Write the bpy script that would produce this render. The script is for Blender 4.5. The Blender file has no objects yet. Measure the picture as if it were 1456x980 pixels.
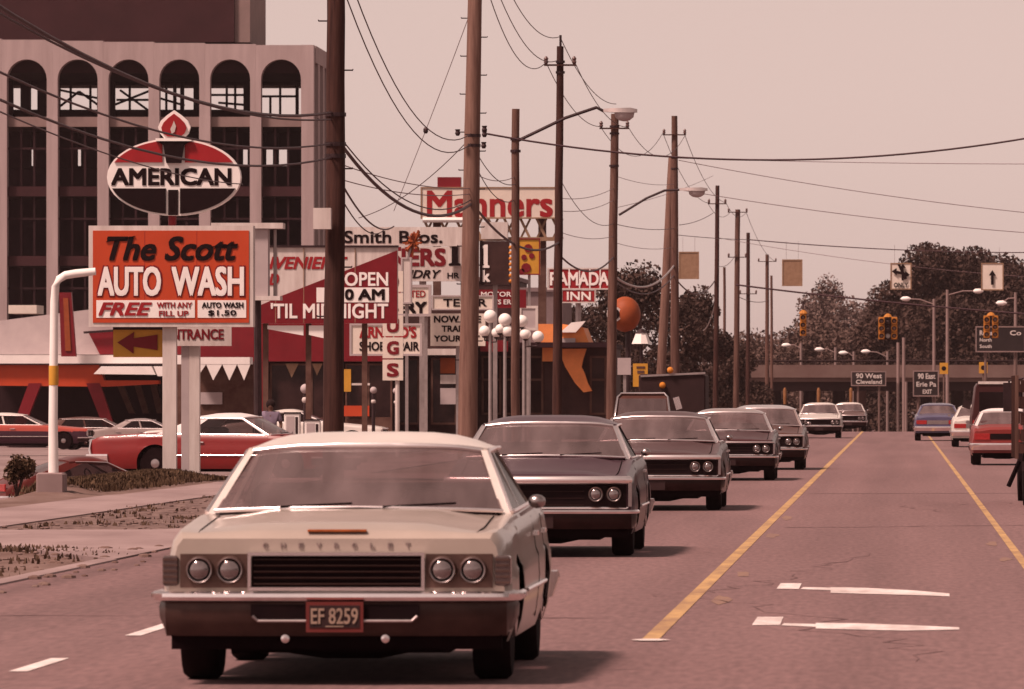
import bpy, math, random
import numpy as np
from mathutils import Vector, Matrix

R = math.radians
SC = bpy.context.scene
COL = SC.collection
random.seed(7)
rng = np.random.default_rng(7)

# ------------------------------------------------------------------ camera, sky, sun, exposure
F = 11000.0            # focal length in photo pixels (1456 wide)
CX, CY = 1278.0, 563.0  # vanishing point of the road in photo pixels
EYE = 1.62
cam_d = bpy.data.cameras.new("camera")
cam = bpy.data.objects.new("camera", cam_d)
COL.objects.link(cam)
cam.location = (0, 0, EYE)
cam.rotation_euler = (R(90), 0, 0)
cam_d.sensor_width = 36
cam_d.lens = 36 * F / 1456
cam_d.shift_x = (728 - CX) / 1456
cam_d.shift_y = (CY - 490) / 1456
cam_d.dof.use_dof = True
cam_d.dof.focus_distance = 118
cam_d.dof.aperture_fstop = 15
cam_d.clip_start = 1
cam_d.clip_end = 12000
SC.camera = cam

SUN_DIR = Vector((-0.52, -0.40, 1.0)).normalized()
w = bpy.data.worlds.new("World")
SC.world = w
w.use_nodes = True
nt = w.node_tree
nt.nodes.clear()
sky = nt.nodes.new("ShaderNodeTexSky")
sky.sky_type = 'NISHITA'
sky.sun_disc = False
sky.sun_elevation = math.asin(SUN_DIR.z)
sky.sun_rotation = math.atan2(SUN_DIR.x, SUN_DIR.y)
sky.air_density = 1.0
sky.dust_density = 0.5
sky.ozone_density = 0.6
desat = nt.nodes.new("ShaderNodeHueSaturation")
desat.inputs['Saturation'].default_value = 0.02
tint = nt.nodes.new("ShaderNodeMix")
tint.data_type = 'RGBA'
tint.blend_type = 'MULTIPLY'
tint.inputs[0].default_value = 1.0
tint.inputs[7].default_value = (1.0, 0.745, 0.675, 1)
bg = nt.nodes.new("ShaderNodeBackground")
bg.inputs[1].default_value = 0.068
out = nt.nodes.new("ShaderNodeOutputWorld")
nt.links.new(sky.outputs[0], desat.inputs['Color'])
nt.links.new(desat.outputs[0], tint.inputs[6])
nt.links.new(tint.outputs[2], bg.inputs[0])
nt.links.new(bg.outputs[0], out.inputs[0])

sun_d = bpy.data.lights.new("sun", 'SUN')
sun_d.energy = 3.4
sun_d.angle = R(9)
sun_d.color = (1.0, 0.71, 0.61)
sun = bpy.data.objects.new("sun", sun_d)
COL.objects.link(sun)
sun.rotation_euler = SUN_DIR.to_track_quat('Z', 'Y').to_euler()
sun.location = (-50, 0, 80)

vs = SC.view_settings
vs.view_transform = 'Standard'
vs.look = 'None'
vs.gamma = 1
vs.exposure = 0.74
vs.use_curve_mapping = False


# ------------------------------------------------------------------ materials
def mat(name, col, rough=0.6, metal=0.0, var=0.12, scale=6.0, bump=0.0, col2=None, stretch=(1, 1, 1), coat=0.0,
        emit=0.0, spec=0.22, world=False, detail=4.0):
    def warm(c):
        k = 1 - .30 * max(0, 1 - max(c) / .16)
        return (c[0], c[1] * k, c[2] * (k + .02))
    col = warm(col)
    col2 = warm(col2) if col2 else None
    m = bpy.data.materials.new(name)
    m.use_nodes = True
    t = m.node_tree
    b = t.nodes["Principled BSDF"]
    b.inputs['Roughness'].default_value = rough
    b.inputs['Metallic'].default_value = metal
    b.inputs['Specular IOR Level'].default_value = spec
    if coat:
        b.inputs['Coat Weight'].default_value = coat
        b.inputs['Coat Roughness'].default_value = 0.06
    if world:
        g = t.nodes.new("ShaderNodeNewGeometry")
        src = g.outputs['Position']
    else:
        g = t.nodes.new("ShaderNodeTexCoord")
        src = g.outputs['Object']
    mp = t.nodes.new("ShaderNodeMapping")
    mp.inputs['Scale'].default_value = stretch
    t.links.new(src, mp.inputs[0])
    n = t.nodes.new("ShaderNodeTexNoise")
    n.inputs['Scale'].default_value = scale
    n.inputs['Detail'].default_value = detail
    n.inputs['Roughness'].default_value = 0.65
    t.links.new(mp.outputs[0], n.inputs['Vector'])
    r = t.nodes.new("ShaderNodeValToRGB")
    r.color_ramp.elements[0].position = 0.3
    r.color_ramp.elements[1].position = 0.7
    c2 = col2 or tuple(min(1, c * (1 + var)) for c in col)
    c1 = tuple(c * (1 - var) for c in col) if col2 is None else col
    r.color_ramp.elements[0].color = (*c1, 1)
    r.color_ramp.elements[1].color = (*c2, 1)
    t.links.new(n.outputs[0], r.inputs[0])
    t.links.new(r.outputs[0], b.inputs['Base Color'])
    if bump:
        bp = t.nodes.new("ShaderNodeBump")
        bp.inputs['Strength'].default_value = bump
        bp.inputs['Distance'].default_value = 0.02
        t.links.new(n.outputs[0], bp.inputs['Height'])
        t.links.new(bp.outputs[0], b.inputs['Normal'])
    if emit:
        t.links.new(r.outputs[0], b.inputs['Emission Color'])
        b.inputs['Emission Strength'].default_value = emit
    return m


def glass_mat(name, tint_c, fac, base=(0.10, 0.08, 0.08), rough=0.05, spec=0.9, coat=0.5):
    m = bpy.data.materials.new(name)
    m.use_nodes = True
    t = m.node_tree
    b = t.nodes["Principled BSDF"]
    b.inputs['Base Color'].default_value = (*base, 1)
    b.inputs['Roughness'].default_value = rough
    b.inputs['Specular IOR Level'].default_value = spec
    b.inputs['Coat Weight'].default_value = coat
    tr = t.nodes.new("ShaderNodeBsdfTransparent")
    tr.inputs[0].default_value = (*tint_c, 1)
    tc = t.nodes.new("ShaderNodeTexCoord")
    n = t.nodes.new("ShaderNodeTexNoise")  # stretched noise paints streaks of reflection into the glass
    n.inputs['Scale'].default_value = 1.7
    n.inputs['Detail'].default_value = 5
    n.inputs['Distortion'].default_value = 0.25
    mp = t.nodes.new('ShaderNodeMapping')
    mp.inputs['Scale'].default_value = (2.2, .5, .7)
    t.links.new(tc.outputs['Object'], mp.inputs[0])
    t.links.new(mp.outputs[0], n.inputs['Vector'])
    mr = t.nodes.new("ShaderNodeMapRange")
    mr.inputs['From Min'].default_value = 0.3
    mr.inputs['From Max'].default_value = 0.7
    mr.inputs['To Min'].default_value = max(0, fac - 0.16)
    mr.inputs['To Max'].default_value = min(1, fac + 0.16)
    t.links.new(n.outputs[0], mr.inputs['Value'])
    mx = t.nodes.new("ShaderNodeMixShader")
    t.links.new(mr.outputs[0], mx.inputs[0])
    t.links.new(tr.outputs[0], mx.inputs[1])
    t.links.new(b.outputs[0], mx.inputs[2])
    t.links.new(mx.outputs[0], t.nodes["Material Output"].inputs[0])
    return m


def asphalt_mat():
    m = bpy.data.materials.new("asphalt")
    m.use_nodes = True
    t = m.node_tree
    L = t.links.new
    b = t.nodes["Principled BSDF"]
    b.inputs['Roughness'].default_value = 0.85
    b.inputs['Specular IOR Level'].default_value = 0.35
    g = t.nodes.new("ShaderNodeNewGeometry")

    def noise(scale, stretch, detail=5):
        mp = t.nodes.new("ShaderNodeMapping")
        mp.inputs['Scale'].default_value = stretch
        L(g.outputs['Position'], mp.inputs[0])
        n = t.nodes.new("ShaderNodeTexNoise")
        n.inputs['Scale'].default_value = scale
        n.inputs['Detail'].default_value = detail
        L(mp.outputs[0], n.inputs['Vector'])
        return n.outputs[0]

    def ramp(src, a, bb, ca, cb):
        r = t.nodes.new("ShaderNodeValToRGB")
        r.color_ramp.elements[0].position = a
        r.color_ramp.elements[1].position = bb
        r.color_ramp.elements[0].color = (*ca, 1)
        r.color_ramp.elements[1].color = (*cb, 1)
        L(src, r.inputs[0])
        return r.outputs[0]

    def mul(a, bb):
        x = t.nodes.new("ShaderNodeMix")
        x.data_type = 'RGBA'
        x.blend_type = 'MULTIPLY'
        x.inputs[0].default_value = 1
        L(a, x.inputs[6])
        L(bb, x.inputs[7])
        return x.outputs[2]
    base = ramp(noise(0.35, (1, 0.10, 1)), 0.3, 0.7, (0.168, 0.098, 0.098), (0.205, 0.122, 0.120))
    lane = ramp(noise(1.3, (1, 0.012, 1), 3), 0.32, 0.68, (0.86, 0.85, 0.85), (1.06, 1.06, 1.06))
    speck = ramp(noise(18, (1, 0.12, 1), 2), 0.30, 0.75, (0.76, 0.75, 0.76), (1.16, 1.15, 1.15))
    stain = ramp(noise(0.5, (1, 0.05, 1), 4), 0.56, 0.70, (1, 1, 1), (0.80, 0.80, 0.80))
    sx = t.nodes.new("ShaderNodeSeparateXYZ")
    L(g.outputs['Position'], sx.inputs[0])
    wob = noise(.25, (1, .08, 1), 2)
    col = mul(mul(mul(base, lane), speck), stain)
    for c, wd, k in ((-3.45, .42, .80), (-6.4, .40, .86), (2.9, .40, .80), (6.3, .5, .88), (-.2, .7, .92), (-7.35, .30, .80)):
        a = t.nodes.new("ShaderNodeMath")
        a.operation = 'ADD'
        a.inputs[1].default_value = -c - .5
        L(sx.outputs['X'], a.inputs[0])
        a2 = t.nodes.new("ShaderNodeMath")
        a2.operation = 'ADD'
        L(a.outputs[0], a2.inputs[0])
        L(wob, a2.inputs[1])
        a3 = t.nodes.new("ShaderNodeMath")
        a3.operation = 'ABSOLUTE'
        L(a2.outputs[0], a3.inputs[0])
        mr = t.nodes.new("ShaderNodeMapRange")
        mr.interpolation_type = 'SMOOTHSTEP'
        mr.inputs['From Min'].default_value = 0
        mr.inputs['From Max'].default_value = wd
        mr.inputs['To Min'].default_value = k
        mr.inputs['To Max'].default_value = 1
        L(a3.outputs[0], mr.inputs['Value'])
        cc = t.nodes.new("ShaderNodeCombineColor")
        for q in range(3):
            L(mr.outputs[0], cc.inputs[q])
        col = mul(col, cc.outputs[0])
    L(col, b.inputs['Base Color'])
    bp = t.nodes.new("ShaderNodeBump")
    bp.inputs['Strength'].default_value = 0.25
    bp.inputs['Distance'].default_value = 0.01
    L(noise(60, (1, 1, 1), 2), bp.inputs['Height'])
    L(bp.outputs[0], b.inputs['Normal'])
    return m


M = {}
M['asphalt'] = asphalt_mat()
M['dirt'] = mat('dirt', (0.10, 0.062, 0.05), 0.95, col2=(0.20, 0.135, 0.115), scale=0.9, bump=0.5, world=True, stretch=(1, .3, 1))
M['gravel'] = mat('gravel', (0.055, 0.035, 0.032), 0.95, col2=(0.22, 0.15, 0.13), scale=5, bump=0.8, world=True, stretch=(1, .25, 1))
M['concrete'] = mat('concrete', (0.20, 0.14, 0.135), 0.9, col2=(0.31, 0.23, 0.22), scale=0.7, bump=0.2, world=True, stretch=(1, .3, 1))
M['lot'] = mat('lot', (0.17, 0.115, 0.11), 0.9, col2=(0.27, 0.20, 0.19), scale=0.3, world=True, stretch=(1, .3, 1))
M['paint_white'] = mat('paint_white', (0.38, 0.31, 0.29), 0.8, col2=(0.80, 0.73, 0.69), scale=3, world=True, stretch=(1, .2, 1))
M['paint_yellow'] = mat('paint_yellow', (0.25, 0.152, 0.09), 0.8, col2=(0.50, 0.32, 0.135), scale=2.6, world=True, stretch=(1.5, .25, 1))
M['paint_faded'] = mat('paint_faded', (0.185, 0.112, 0.097), 0.85, col2=(0.235, 0.145, 0.104), scale=3, world=True, stretch=(1, .25, 1))
M['grass'] = mat('grass', (0.035, 0.023, 0.013), 0.9, col2=(0.12, 0.078, 0.044), scale=1.5)
M['weed'] = mat('weed', (0.045, 0.030, 0.020), 0.9, col2=(0.13, 0.085, 0.055), scale=2.0)
M['leaf'] = mat('leaf', (0.022, 0.015, 0.012), 0.8, col2=(0.075, 0.050, 0.038), scale=0.55, spec=0.2)
M['leaf_pale'] = mat('leaf_pale', (0.07, 0.049, 0.043), 0.8, col2=(0.175, 0.125, 0.108), scale=0.5, spec=0.2)
M['leaf_mid'] = mat('leaf_mid', (0.05, 0.034, 0.028), 0.8, col2=(0.13, 0.088, 0.07), scale=0.5, spec=0.2)
M['tar'] = mat('tar', (0.115, 0.070, 0.070), 0.8, col2=(0.165, 0.10, 0.098), scale=3, world=True)
M['bark'] = mat('bark', (0.06, 0.042, 0.036), 0.95, var=0.4, scale=3, bump=0.5)
M['wood'] = mat('wood', (0.055, 0.029, 0.023), 0.9, col2=(0.155, 0.086, 0.066), scale=3.2, bump=0.6, stretch=(3, 3, .22), detail=6)
M['wood_pale'] = mat('wood_pale', (0.11, 0.062, 0.048), 0.9, col2=(0.23, 0.135, 0.105), scale=4, bump=0.6, stretch=(3, 3, .22), detail=6)
M['wood_dark'] = mat('wood_dark', (0.016, 0.007, 0.007), 0.9, col2=(0.075, 0.038, 0.029), scale=3.5, bump=0.5, stretch=(3, 3, .2), detail=6)
M['steel'] = mat('steel', (0.34, 0.29, 0.28), 0.5, 0.6, var=0.15, scale=5)
M['wire'] = mat('wire', (0.05, 0.03, 0.035), 0.6, var=0.2)
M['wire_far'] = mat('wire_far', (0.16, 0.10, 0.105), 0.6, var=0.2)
M['dark_metal'] = mat('dark_metal', (0.035, 0.025, 0.027), 0.5, 0.3, var=0.3)
M['porcelain'] = mat('porcelain', (0.10, 0.06, 0.055), 0.3, var=0.2)
M['white'] = mat('white', (0.80, 0.75, 0.71), 0.5, var=0.07, scale=1.5)
M['white_worn'] = mat('white_worn', (0.44, 0.37, 0.34), 0.6, col2=(0.66, 0.60, 0.56), scale=1.6, stretch=(2.2, 2.2, .35), detail=6)
M['white_grey'] = mat('white_grey', (0.36, 0.30, 0.30), 0.7, col2=(0.45, 0.38, 0.37), scale=1.0)
M['cream'] = mat('cream', (0.66, 0.58, 0.50), 0.55, var=0.08, scale=2)
M['ink'] = mat('ink', (0.010, 0.005, 0.006), 0.7, var=0.2, spec=.1)
M['sign_red'] = mat('sign_red', (0.28, 0.014, 0.018), 0.5, var=0.12, scale=2)
M['sign_maroon'] = mat('sign_maroon', (0.16, 0.008, 0.014), 0.5, var=0.15, scale=1.5)
M['sign_orange'] = mat('sign_orange', (0.44, 0.055, 0.018), 0.5, var=0.08, scale=1.5)
M['ball_orange'] = mat('ball_orange', (0.27, 0.06, 0.018), 0.6, var=0.2, scale=1.5)
M['roof_orange'] = mat('roof_orange', (0.74, 0.25, 0.08), 0.6, var=0.15, scale=1.5)
M['sign_yellow'] = mat('sign_yellow', (0.52, 0.26, 0.035), 0.5, var=0.12, scale=2)
M['sign_green'] = mat('sign_green', (0.022, 0.020, 0.020), 0.5, var=0.2, scale=2)
M['brown_back'] = mat('brown_back', (0.22, 0.13, 0.08), 0.7, col2=(0.30, 0.19, 0.12), scale=5)
M['signal'] = mat('signal', (0.42, 0.165, 0.028), 0.6, var=0.25, scale=6)
M['signal_dark'] = mat('signal_dark', (0.03, 0.014, 0.010), 0.6, var=0.2)
M['barrel'] = mat('barrel', (0.22, 0.095, 0.035), 0.6, var=0.25, scale=5)
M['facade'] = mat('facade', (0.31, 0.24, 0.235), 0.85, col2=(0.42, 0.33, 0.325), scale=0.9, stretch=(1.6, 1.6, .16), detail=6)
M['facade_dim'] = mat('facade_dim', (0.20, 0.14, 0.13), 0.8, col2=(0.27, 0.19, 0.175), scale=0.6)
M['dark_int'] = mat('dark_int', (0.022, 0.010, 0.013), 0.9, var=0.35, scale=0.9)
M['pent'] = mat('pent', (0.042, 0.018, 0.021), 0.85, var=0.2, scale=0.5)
M['brick_dark'] = mat('brick_dark', (0.07, 0.036, 0.028), 0.9, col2=(0.13, 0.076, 0.058), scale=2.5)
M['grey_block'] = mat('grey_block', (0.16, 0.115, 0.115), 0.9, col2=(0.22, 0.16, 0.16), scale=1.5)
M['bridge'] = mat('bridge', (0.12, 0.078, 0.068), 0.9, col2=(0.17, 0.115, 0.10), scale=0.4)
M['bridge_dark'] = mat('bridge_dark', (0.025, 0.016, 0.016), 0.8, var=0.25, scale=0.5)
M['shop_dark'] = mat('shop_dark', (0.022, 0.011, 0.011), 0.7, col2=(0.060, 0.034, 0.030), scale=1.2)
M['shop_glass'] = mat('shop_glass', (0.010, 0.005, 0.006), 0.12, col2=(0.045, 0.027, 0.025), scale=0.9, spec=0.25)
M['chrome'] = mat('chrome', (0.88, 0.80, 0.78), 0.16, 1.0, var=0.05, scale=8)
M['chrome_dull'] = mat('chrome_dull', (0.40, 0.34, 0.33), 0.28, 1.0, var=0.12, scale=8)
M['pot_metal'] = mat('pot_metal', (0.10, 0.066, 0.055), 0.42, 0.5, var=0.2, scale=10)
M['bumper_dark_reflect'] = mat('bumper_dark_reflect', (0.026, 0.013, 0.012), 0.4, 0.3, var=0.4, scale=3, spec=.2)  # near-black reflection on the dark cars' lower bumpers, put into the colour
M['bar_metal'] = mat('bar_metal', (0.030, 0.017, 0.014), 0.5, 0.3, var=.2)
M['chrome_dark_reflect'] = mat('chrome_dark_reflect', (0.058, 0.038, 0.032), 0.34, 0.3, var=0.4, scale=3)  # lower chrome darkened by colour, in place of the dark road it reflects
M['chrome_satin'] = mat('chrome_satin', (0.95, 0.86, 0.84), 0.36, 1.0, var=0.04, scale=8)
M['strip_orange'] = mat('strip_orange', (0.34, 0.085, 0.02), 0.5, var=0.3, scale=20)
M['grille_dark'] = mat('grille_dark', (0.008, 0.004, 0.005), 0.7, var=0.3, spec=.08)
M['rubber'] = mat('rubber', (0.009, 0.005, 0.006), 0.9, var=0.3, scale=9, spec=.08)
M['under'] = mat('under', (0.006, 0.003, 0.004), 0.9, var=0.3, spec=.05)
M['interior'] = mat('interior', (0.06, 0.035, 0.035), 0.8, var=0.3)
M['lens'] = mat('lens', (0.26, 0.215, 0.21), 0.14, 0.75, var=0.2, scale=30)
M['lens_dark'] = mat('lens_dark', (0.16, 0.12, 0.115), 0.12, 0.6, var=0.2, scale=30)
M['tail_red'] = mat('tail_red', (0.30, 0.02, 0.02), 0.2, var=0.2, scale=20, coat=.5)
M['amber'] = mat('amber', (0.55, 0.20, 0.03), 0.25, var=0.2, scale=20)
M['plate_red'] = mat('plate_red', (0.13, 0.025, 0.022), 0.5, var=0.1)
M['plate_dark'] = mat('plate_dark', (0.030, 0.018, 0.018), 0.5, var=0.1)
M['plate_text'] = mat('plate_text', (0.30, 0.21, 0.16), 0.5, var=0.2)
M['globe'] = mat('globe', (0.82, 0.77, 0.72), 0.25, var=0.03)
M['skin'] = mat('skin', (0.13, 0.07, 0.05), 0.6, var=0.1)
M['shirt'] = mat('shirt', (0.19, 0.15, 0.20), 0.9, var=0.15, scale=9)
M['trouser'] = mat('trouser', (0.50, 0.43, 0.42), 0.9, var=0.1, scale=9)
M['hair'] = mat('hair', (0.015, 0.008, 0.008), 0.9, var=0.3, scale=30)
M['canvas'] = mat('canvas', (0.030, 0.018, 0.018), 0.8, var=0.25, scale=2)


def paint(name, c, coat=0.4, rough=0.4, metal=0.0, spec=.35):
    M[name] = mat(name, c, rough, metal, var=0.11, scale=1.6, detail=7, coat=coat, spec=spec)


paint('car_cream', (0.36, 0.30, 0.255), .35, .3)
paint('car_white', (0.58, 0.53, 0.48), .3)
paint('car_black', (0.042, 0.019, 0.030), .12, .30, 0, .12)
paint('car_brown', (0.052, 0.022, 0.022), .12, .30, 0, .12)
paint('car_green', (0.048, 0.020, 0.022), .12, .30, 0, .12)
paint('car_bronze', (0.075, 0.036, 0.028), .12, .30, 0, .12)
paint('car_blue', (0.075, 0.07, 0.13), .6, 0.28)
paint('car_red', (0.17, 0.008, 0.008), 0.12, 0.4)
paint('car_orange', (0.36, 0.055, 0.035), 0.4, 0.35)
paint('car_maroon', (0.08, 0.008, 0.005), 0.12, 0.4)
paint('car_rust', (0.19, 0.022, 0.018), .2, .4)
paint('car_grey', (0.24, 0.18, 0.165), 0.8, 0.3)
paint('vinyl_white', (0.62, 0.56, 0.54), 0.0, 0.6)
M['windscreen'] = glass_mat('windscreen', (0.66, 0.56, 0.57), 0.47, (0.23, 0.16, 0.16))  # milky base colour stands in for reflected sky
M['windscreen_dark'] = glass_mat('windscreen_dark', (0.4, 0.33, 0.33), 0.7, (0.10, 0.065, 0.065))
M['side_glass'] = glass_mat('side_glass', (0.50, 0.42, 0.42), 0.42, (0.03, 0.018, 0.019), .12, .2, 0)


# ------------------------------------------------------------------ geometry helpers
def wloc(o):
    v = Vector((0, 0, 0))
    while o:
        v = v + o.location
        o = o.parent
    return v


class MB:
    def __init__(s):
        s.v, s.f = [], []

    def add(s, vs, fs):
        n = len(s.v)
        s.v += [tuple(p) for p in vs]
        s.f += [tuple(i + n for i in f) for f in fs]
        return s

    def box(s, x0, x1, y0, y1, z0, z1):
        return s.add([(x0, y0, z0), (x1, y0, z0), (x1, y1, z0), (x0, y1, z0), (x0, y0, z1), (x1, y0, z1), (x1, y1, z1), (x0, y1, z1)],
                     [(0, 3, 2, 1), (4, 5, 6, 7), (0, 1, 5, 4), (1, 2, 6, 5), (2, 3, 7, 6), (3, 0, 4, 7)])

    def cbox(s, x0, x1, y0, y1, z0, z1, b):
        """box with chamfered edges seen from the front and above"""
        ring = lambda e, y: [(x0 + e, y, z0 + b), (x0 + b, y, z0 + e), (x1 - b, y, z0 + e), (x1 - e, y, z0 + b),
                             (x1 - e, y, z1 - b), (x1 - b, y, z1 - e), (x0 + b, y, z1 - e), (x0 + e, y, z1 - b)]
        return s.loft([ring(b * .7, y0), ring(0, y0 + b), ring(0, y1 - b), ring(b * .7, y1)], True, True)

    def bar(s, p, q, w, h=None, up=(0, 0, 1)):
        p, q = Vector(p), Vector(q)
        d = (q - p).normalized()
        u = Vector(up)
        if abs(d.dot(u)) > .98:
            u = Vector((0, 1, 0))
        a = d.cross(u).normalized() * (w / 2)
        b = a.cross(d).normalized() * ((h or w) / 2)
        vs = [p - a - b, p + a - b, p + a + b, p - a + b, q - a - b, q + a - b, q + a + b, q - a + b]
        return s.add(vs, [(0, 3, 2, 1), (4, 5, 6, 7), (0, 1, 5, 4), (1, 2, 6, 5), (2, 3, 7, 6), (3, 0, 4, 7)])

    def loft(s, rings, closed=True, caps=False):
        n = len(rings[0])
        vs = [p for r in rings for p in r]
        fs = []
        for i in range(len(rings) - 1):
            for j in range(n if closed else n - 1):
                k = (j + 1) % n
                fs.append((i * n + j, i * n + k, (i + 1) * n + k, (i + 1) * n + j))
        if caps:
            fs.append(tuple(range(n - 1, -1, -1)))
            fs.append(tuple((len(rings) - 1) * n + j for j in range(n)))
        return s.add(vs, fs)

    def tube(s, pts, r, n=6, caps=True):
        pts = [Vector(p) for p in pts]
        rings = []
        for i, p in enumerate(pts):
            d = (pts[min(i + 1, len(pts) - 1)] - pts[max(i - 1, 0)]).normalized()
            u = Vector((0, 0, 1)) if abs(d.z) < .9 else Vector((0, 1, 0))
            a = d.cross(u).normalized()
            b = a.cross(d)
            rr = r[i] if isinstance(r, (list, tuple)) else r
            rings.append([p + (a * math.cos(t) + b * math.sin(t)) * rr for t in [2 * math.pi * k / n for k in range(n)]])
        return s.loft(rings, True, caps)

    def lathe(s, c, prof, axis='z', n=16, sy=1.0):
        """prof: list of (radius, offset along axis)"""
        c = Vector(c)
        rings = []
        for r, h in prof:
            ring = []
            for k in range(n):
                t = 2 * math.pi * k / n
                a, b = r * math.cos(t), r * math.sin(t) * sy
                ring.append(c + (Vector((a, b, h)) if axis == 'z' else Vector((h, a, b)) if axis == 'x' else Vector((a, h, b))))
            rings.append(ring)
        return s.loft(rings, True, True)

    def sphere(s, c, r, n=12, sz=1.0):
        return s.lathe(c, [(max(r * math.sin(math.pi * i / 8), r * .02), -r * sz * math.cos(math.pi * i / 8)) for i in range(9)], 'z', n)

    def prism(s, poly, y0, y1):
        """polygon in x-z, extruded along y"""
        n = len(poly)
        vs = [(x, y0, z) for x, z in poly] + [(x, y1, z) for x, z in poly]
        fs = [tuple(range(n)), tuple(range(2 * n - 1, n - 1, -1))]
        fs += [(i, i + n, (i + 1) % n + n, (i + 1) % n) for i in range(n)]
        return s.add(vs, fs)

    def build(s, name, m, parent=None, smooth=None, loc=None):
        me = bpy.data.meshes.new(name)
        off = wloc(parent) if parent else Vector(loc or (0, 0, 0))
        me.from_pydata([(x - off.x, y - off.y, z - off.z) for x, y, z in s.v], [], s.f)
        me.materials.append(M[m] if isinstance(m, str) else m)
        import bmesh as _b
        bm = _b.new()
        bm.from_mesh(me)
        _b.ops.recalc_face_normals(bm, faces=bm.faces)
        bm.to_mesh(me)
        bm.free()
        if smooth:
            me.shade_smooth()
            me.set_sharp_from_angle(angle=R(smooth))
        o = bpy.data.objects.new(name, me)
        COL.objects.link(o)
        if parent:
            o.parent = parent
        elif loc:
            o.location = loc
        return o


def tag(o, label, cat, group=None, kind=None):
    if label:
        o['label'] = label
    if cat:
        o['category'] = cat
    if group:
        o['group'] = group
    if kind:
        o['kind'] = kind
    return o


def thing(name, label, cat, loc=(0, 0, 0), group=None):
    o = bpy.data.objects.new(name, None)
    o.empty_display_size = 0.3
    COL.objects.link(o)
    o.location = loc
    return tag(o, label, cat, group)


def PX(px, Y):
    return (px - CX) * Y / F


def PZ(py, Y):
    return EYE - (py - CY) * Y / F


def ss(t):
    t = min(1, max(0, t))
    return t * t * (3 - 2 * t)


def zroad(y):
    return -4.2 * ss((y - 350) / 190) + 4.0 * ss((y - 640) / 180)


def zg(x, y):
    z = zroad(y)
    if x < -14.2:
        z -= 0.7 * ss((-14.2 - x) / 2.2) * (1 - math.exp(-((y - 155) / 4.5) ** 2) * ss((x + 20) / 3))
    if 123 < y < 152:
        z += 0.20 * math.exp(-((x + 13.75) / 0.55) ** 2) * ss((y - 123) / 5) * ss((152 - y) / 8)
    return z


def pbox(mb, x0, y0, x1, y1, Y, d):
    """box whose front face covers photo pixels x0..x1, y0..y1 at distance Y, d deep"""
    return mb.box(PX(x0, Y), PX(x1, Y), Y, Y + d, PZ(y1, Y), PZ(y0, Y))


_tc = {}


def text_mesh(s, bold, shear, ext=.02):
    k = (s, bold, shear)
    if k not in _tc:
        cu = bpy.data.curves.new('lettering', 'FONT')
        cu.body = s
        cu.size = 1
        cu.offset = bold
        cu.shear = shear
        cu.resolution_u = 3
        cu.extrude = ext
        o = bpy.data.objects.new('lettering', cu)
        COL.objects.link(o)
        bpy.context.view_layer.update()
        me = bpy.data.meshes.new_from_object(o.evaluated_get(bpy.context.evaluated_depsgraph_get()))
        V = np.empty(len(me.vertices) * 3)
        me.vertices.foreach_get('co', V)
        V = V.reshape(-1, 3)
        fs = [tuple(p.vertices) for p in me.polygons]
        bpy.data.objects.remove(o)
        bpy.data.curves.remove(cu)
        bpy.data.meshes.remove(me)
        _tc[k] = (V, fs)
    return _tc[k]


def add_text(mb, s, x0, x1, z0, z1, y, bold=.03, shear=0.0, d=.02):
    """lettering filling the rectangle, front facing -y at y-d .. y; weight comes from overlapped strokes"""
    V, fs = text_mesh(s, 0, shear)
    lo, hi = V.min(0), V.max(0)
    sp = np.maximum(hi - lo, 1e-6)
    n = (V - lo) / sp
    e = bold * (z1 - z0)
    sh = [(0, 0)] if bold < .012 else [(-e, -e), (e, -e), (e, e), (-e, e), (0, 0)]
    for k, (ex, ez) in enumerate(sh):
        X = x0 + e + n[:, 0] * (x1 - x0 - 2 * e) + ex
        Z = z0 + e + n[:, 1] * (z1 - z0 - 2 * e) + ez
        Yv = y - .0004 * k - n[:, 2] * d
        mb.add(np.stack([X, Yv, Z], 1).tolist(), fs)
    return mb


def ptext(s, x0, y0, x1, y1, Y, m, parent, bold=.03, shear=0.0, name='lettering'):
    mb = MB()
    add_text(mb, s, PX(x0, Y), PX(x1, Y), PZ(y1, Y), PZ(y0, Y), Y, bold, shear, .012)
    return mb.build(name, m, parent)


# ------------------------------------------------------------------ ground, road, markings
YS = list(range(8, 170, 3)) + list(range(170, 350, 12)) + list(range(350, 860, 15)) + [900, 1100, 1500, 2200, 3200, 4500, 6500]


def strip(name, xs, ys, m, dz, kind='structure', fn=zg):
    mb = MB()
    rings = []
    for y in ys:
        row = [(x, y, fn(x, y) + dz) for x in xs]
        if name in ('sidewalk', 'driveway', 'gravel_verge'):
            row = [(xs[0], y, row[0][2] - .10)] + row + [(xs[-1], y, row[-1][2] - .10)]
        rings.append(row)
    mb.loft(rings, False)
    o = mb.build(name, m, None, 60)
    o['kind'] = kind
    return o


gx = [-3000, -900, -300, -120, -60, -40, -30, -24, -20, -17.5, -16.4, -15.5, -14.8, -14.2, -13.9, -13.5, -13.1, -12.5, -11.2, -10, -9, -8, -7.6, 0, 8.5, 9.5, 14, 30, 90, 300, 900, 3000]
strip('ground', gx, YS, 'dirt', -0.035)
road_ys = [y for y in YS if y <= 1500]
strip('road', [-7.7, -5, -1.6, 1.2, 4.6, 8.4], road_ys, 'asphalt', 0.0, fn=lambda x, y: zroad(y))
ysr = lambda a, b: sorted(set([a, b] + [y for y in YS if a < y < b]))
strip('sidewalk', [-13.0, -11.2], ysr(8, 340), 'concrete', -0.006, fn=lambda x, y: zroad(y))
strip('car_park', [-70, -40, -25, -20, -17.5, -16.4, -15.5, -14.8], ysr(96, 350), 'lot', 0.0)
strip('driveway', [-14.6, -13.02], [84, 88, 92], 'concrete', 0.012)
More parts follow.
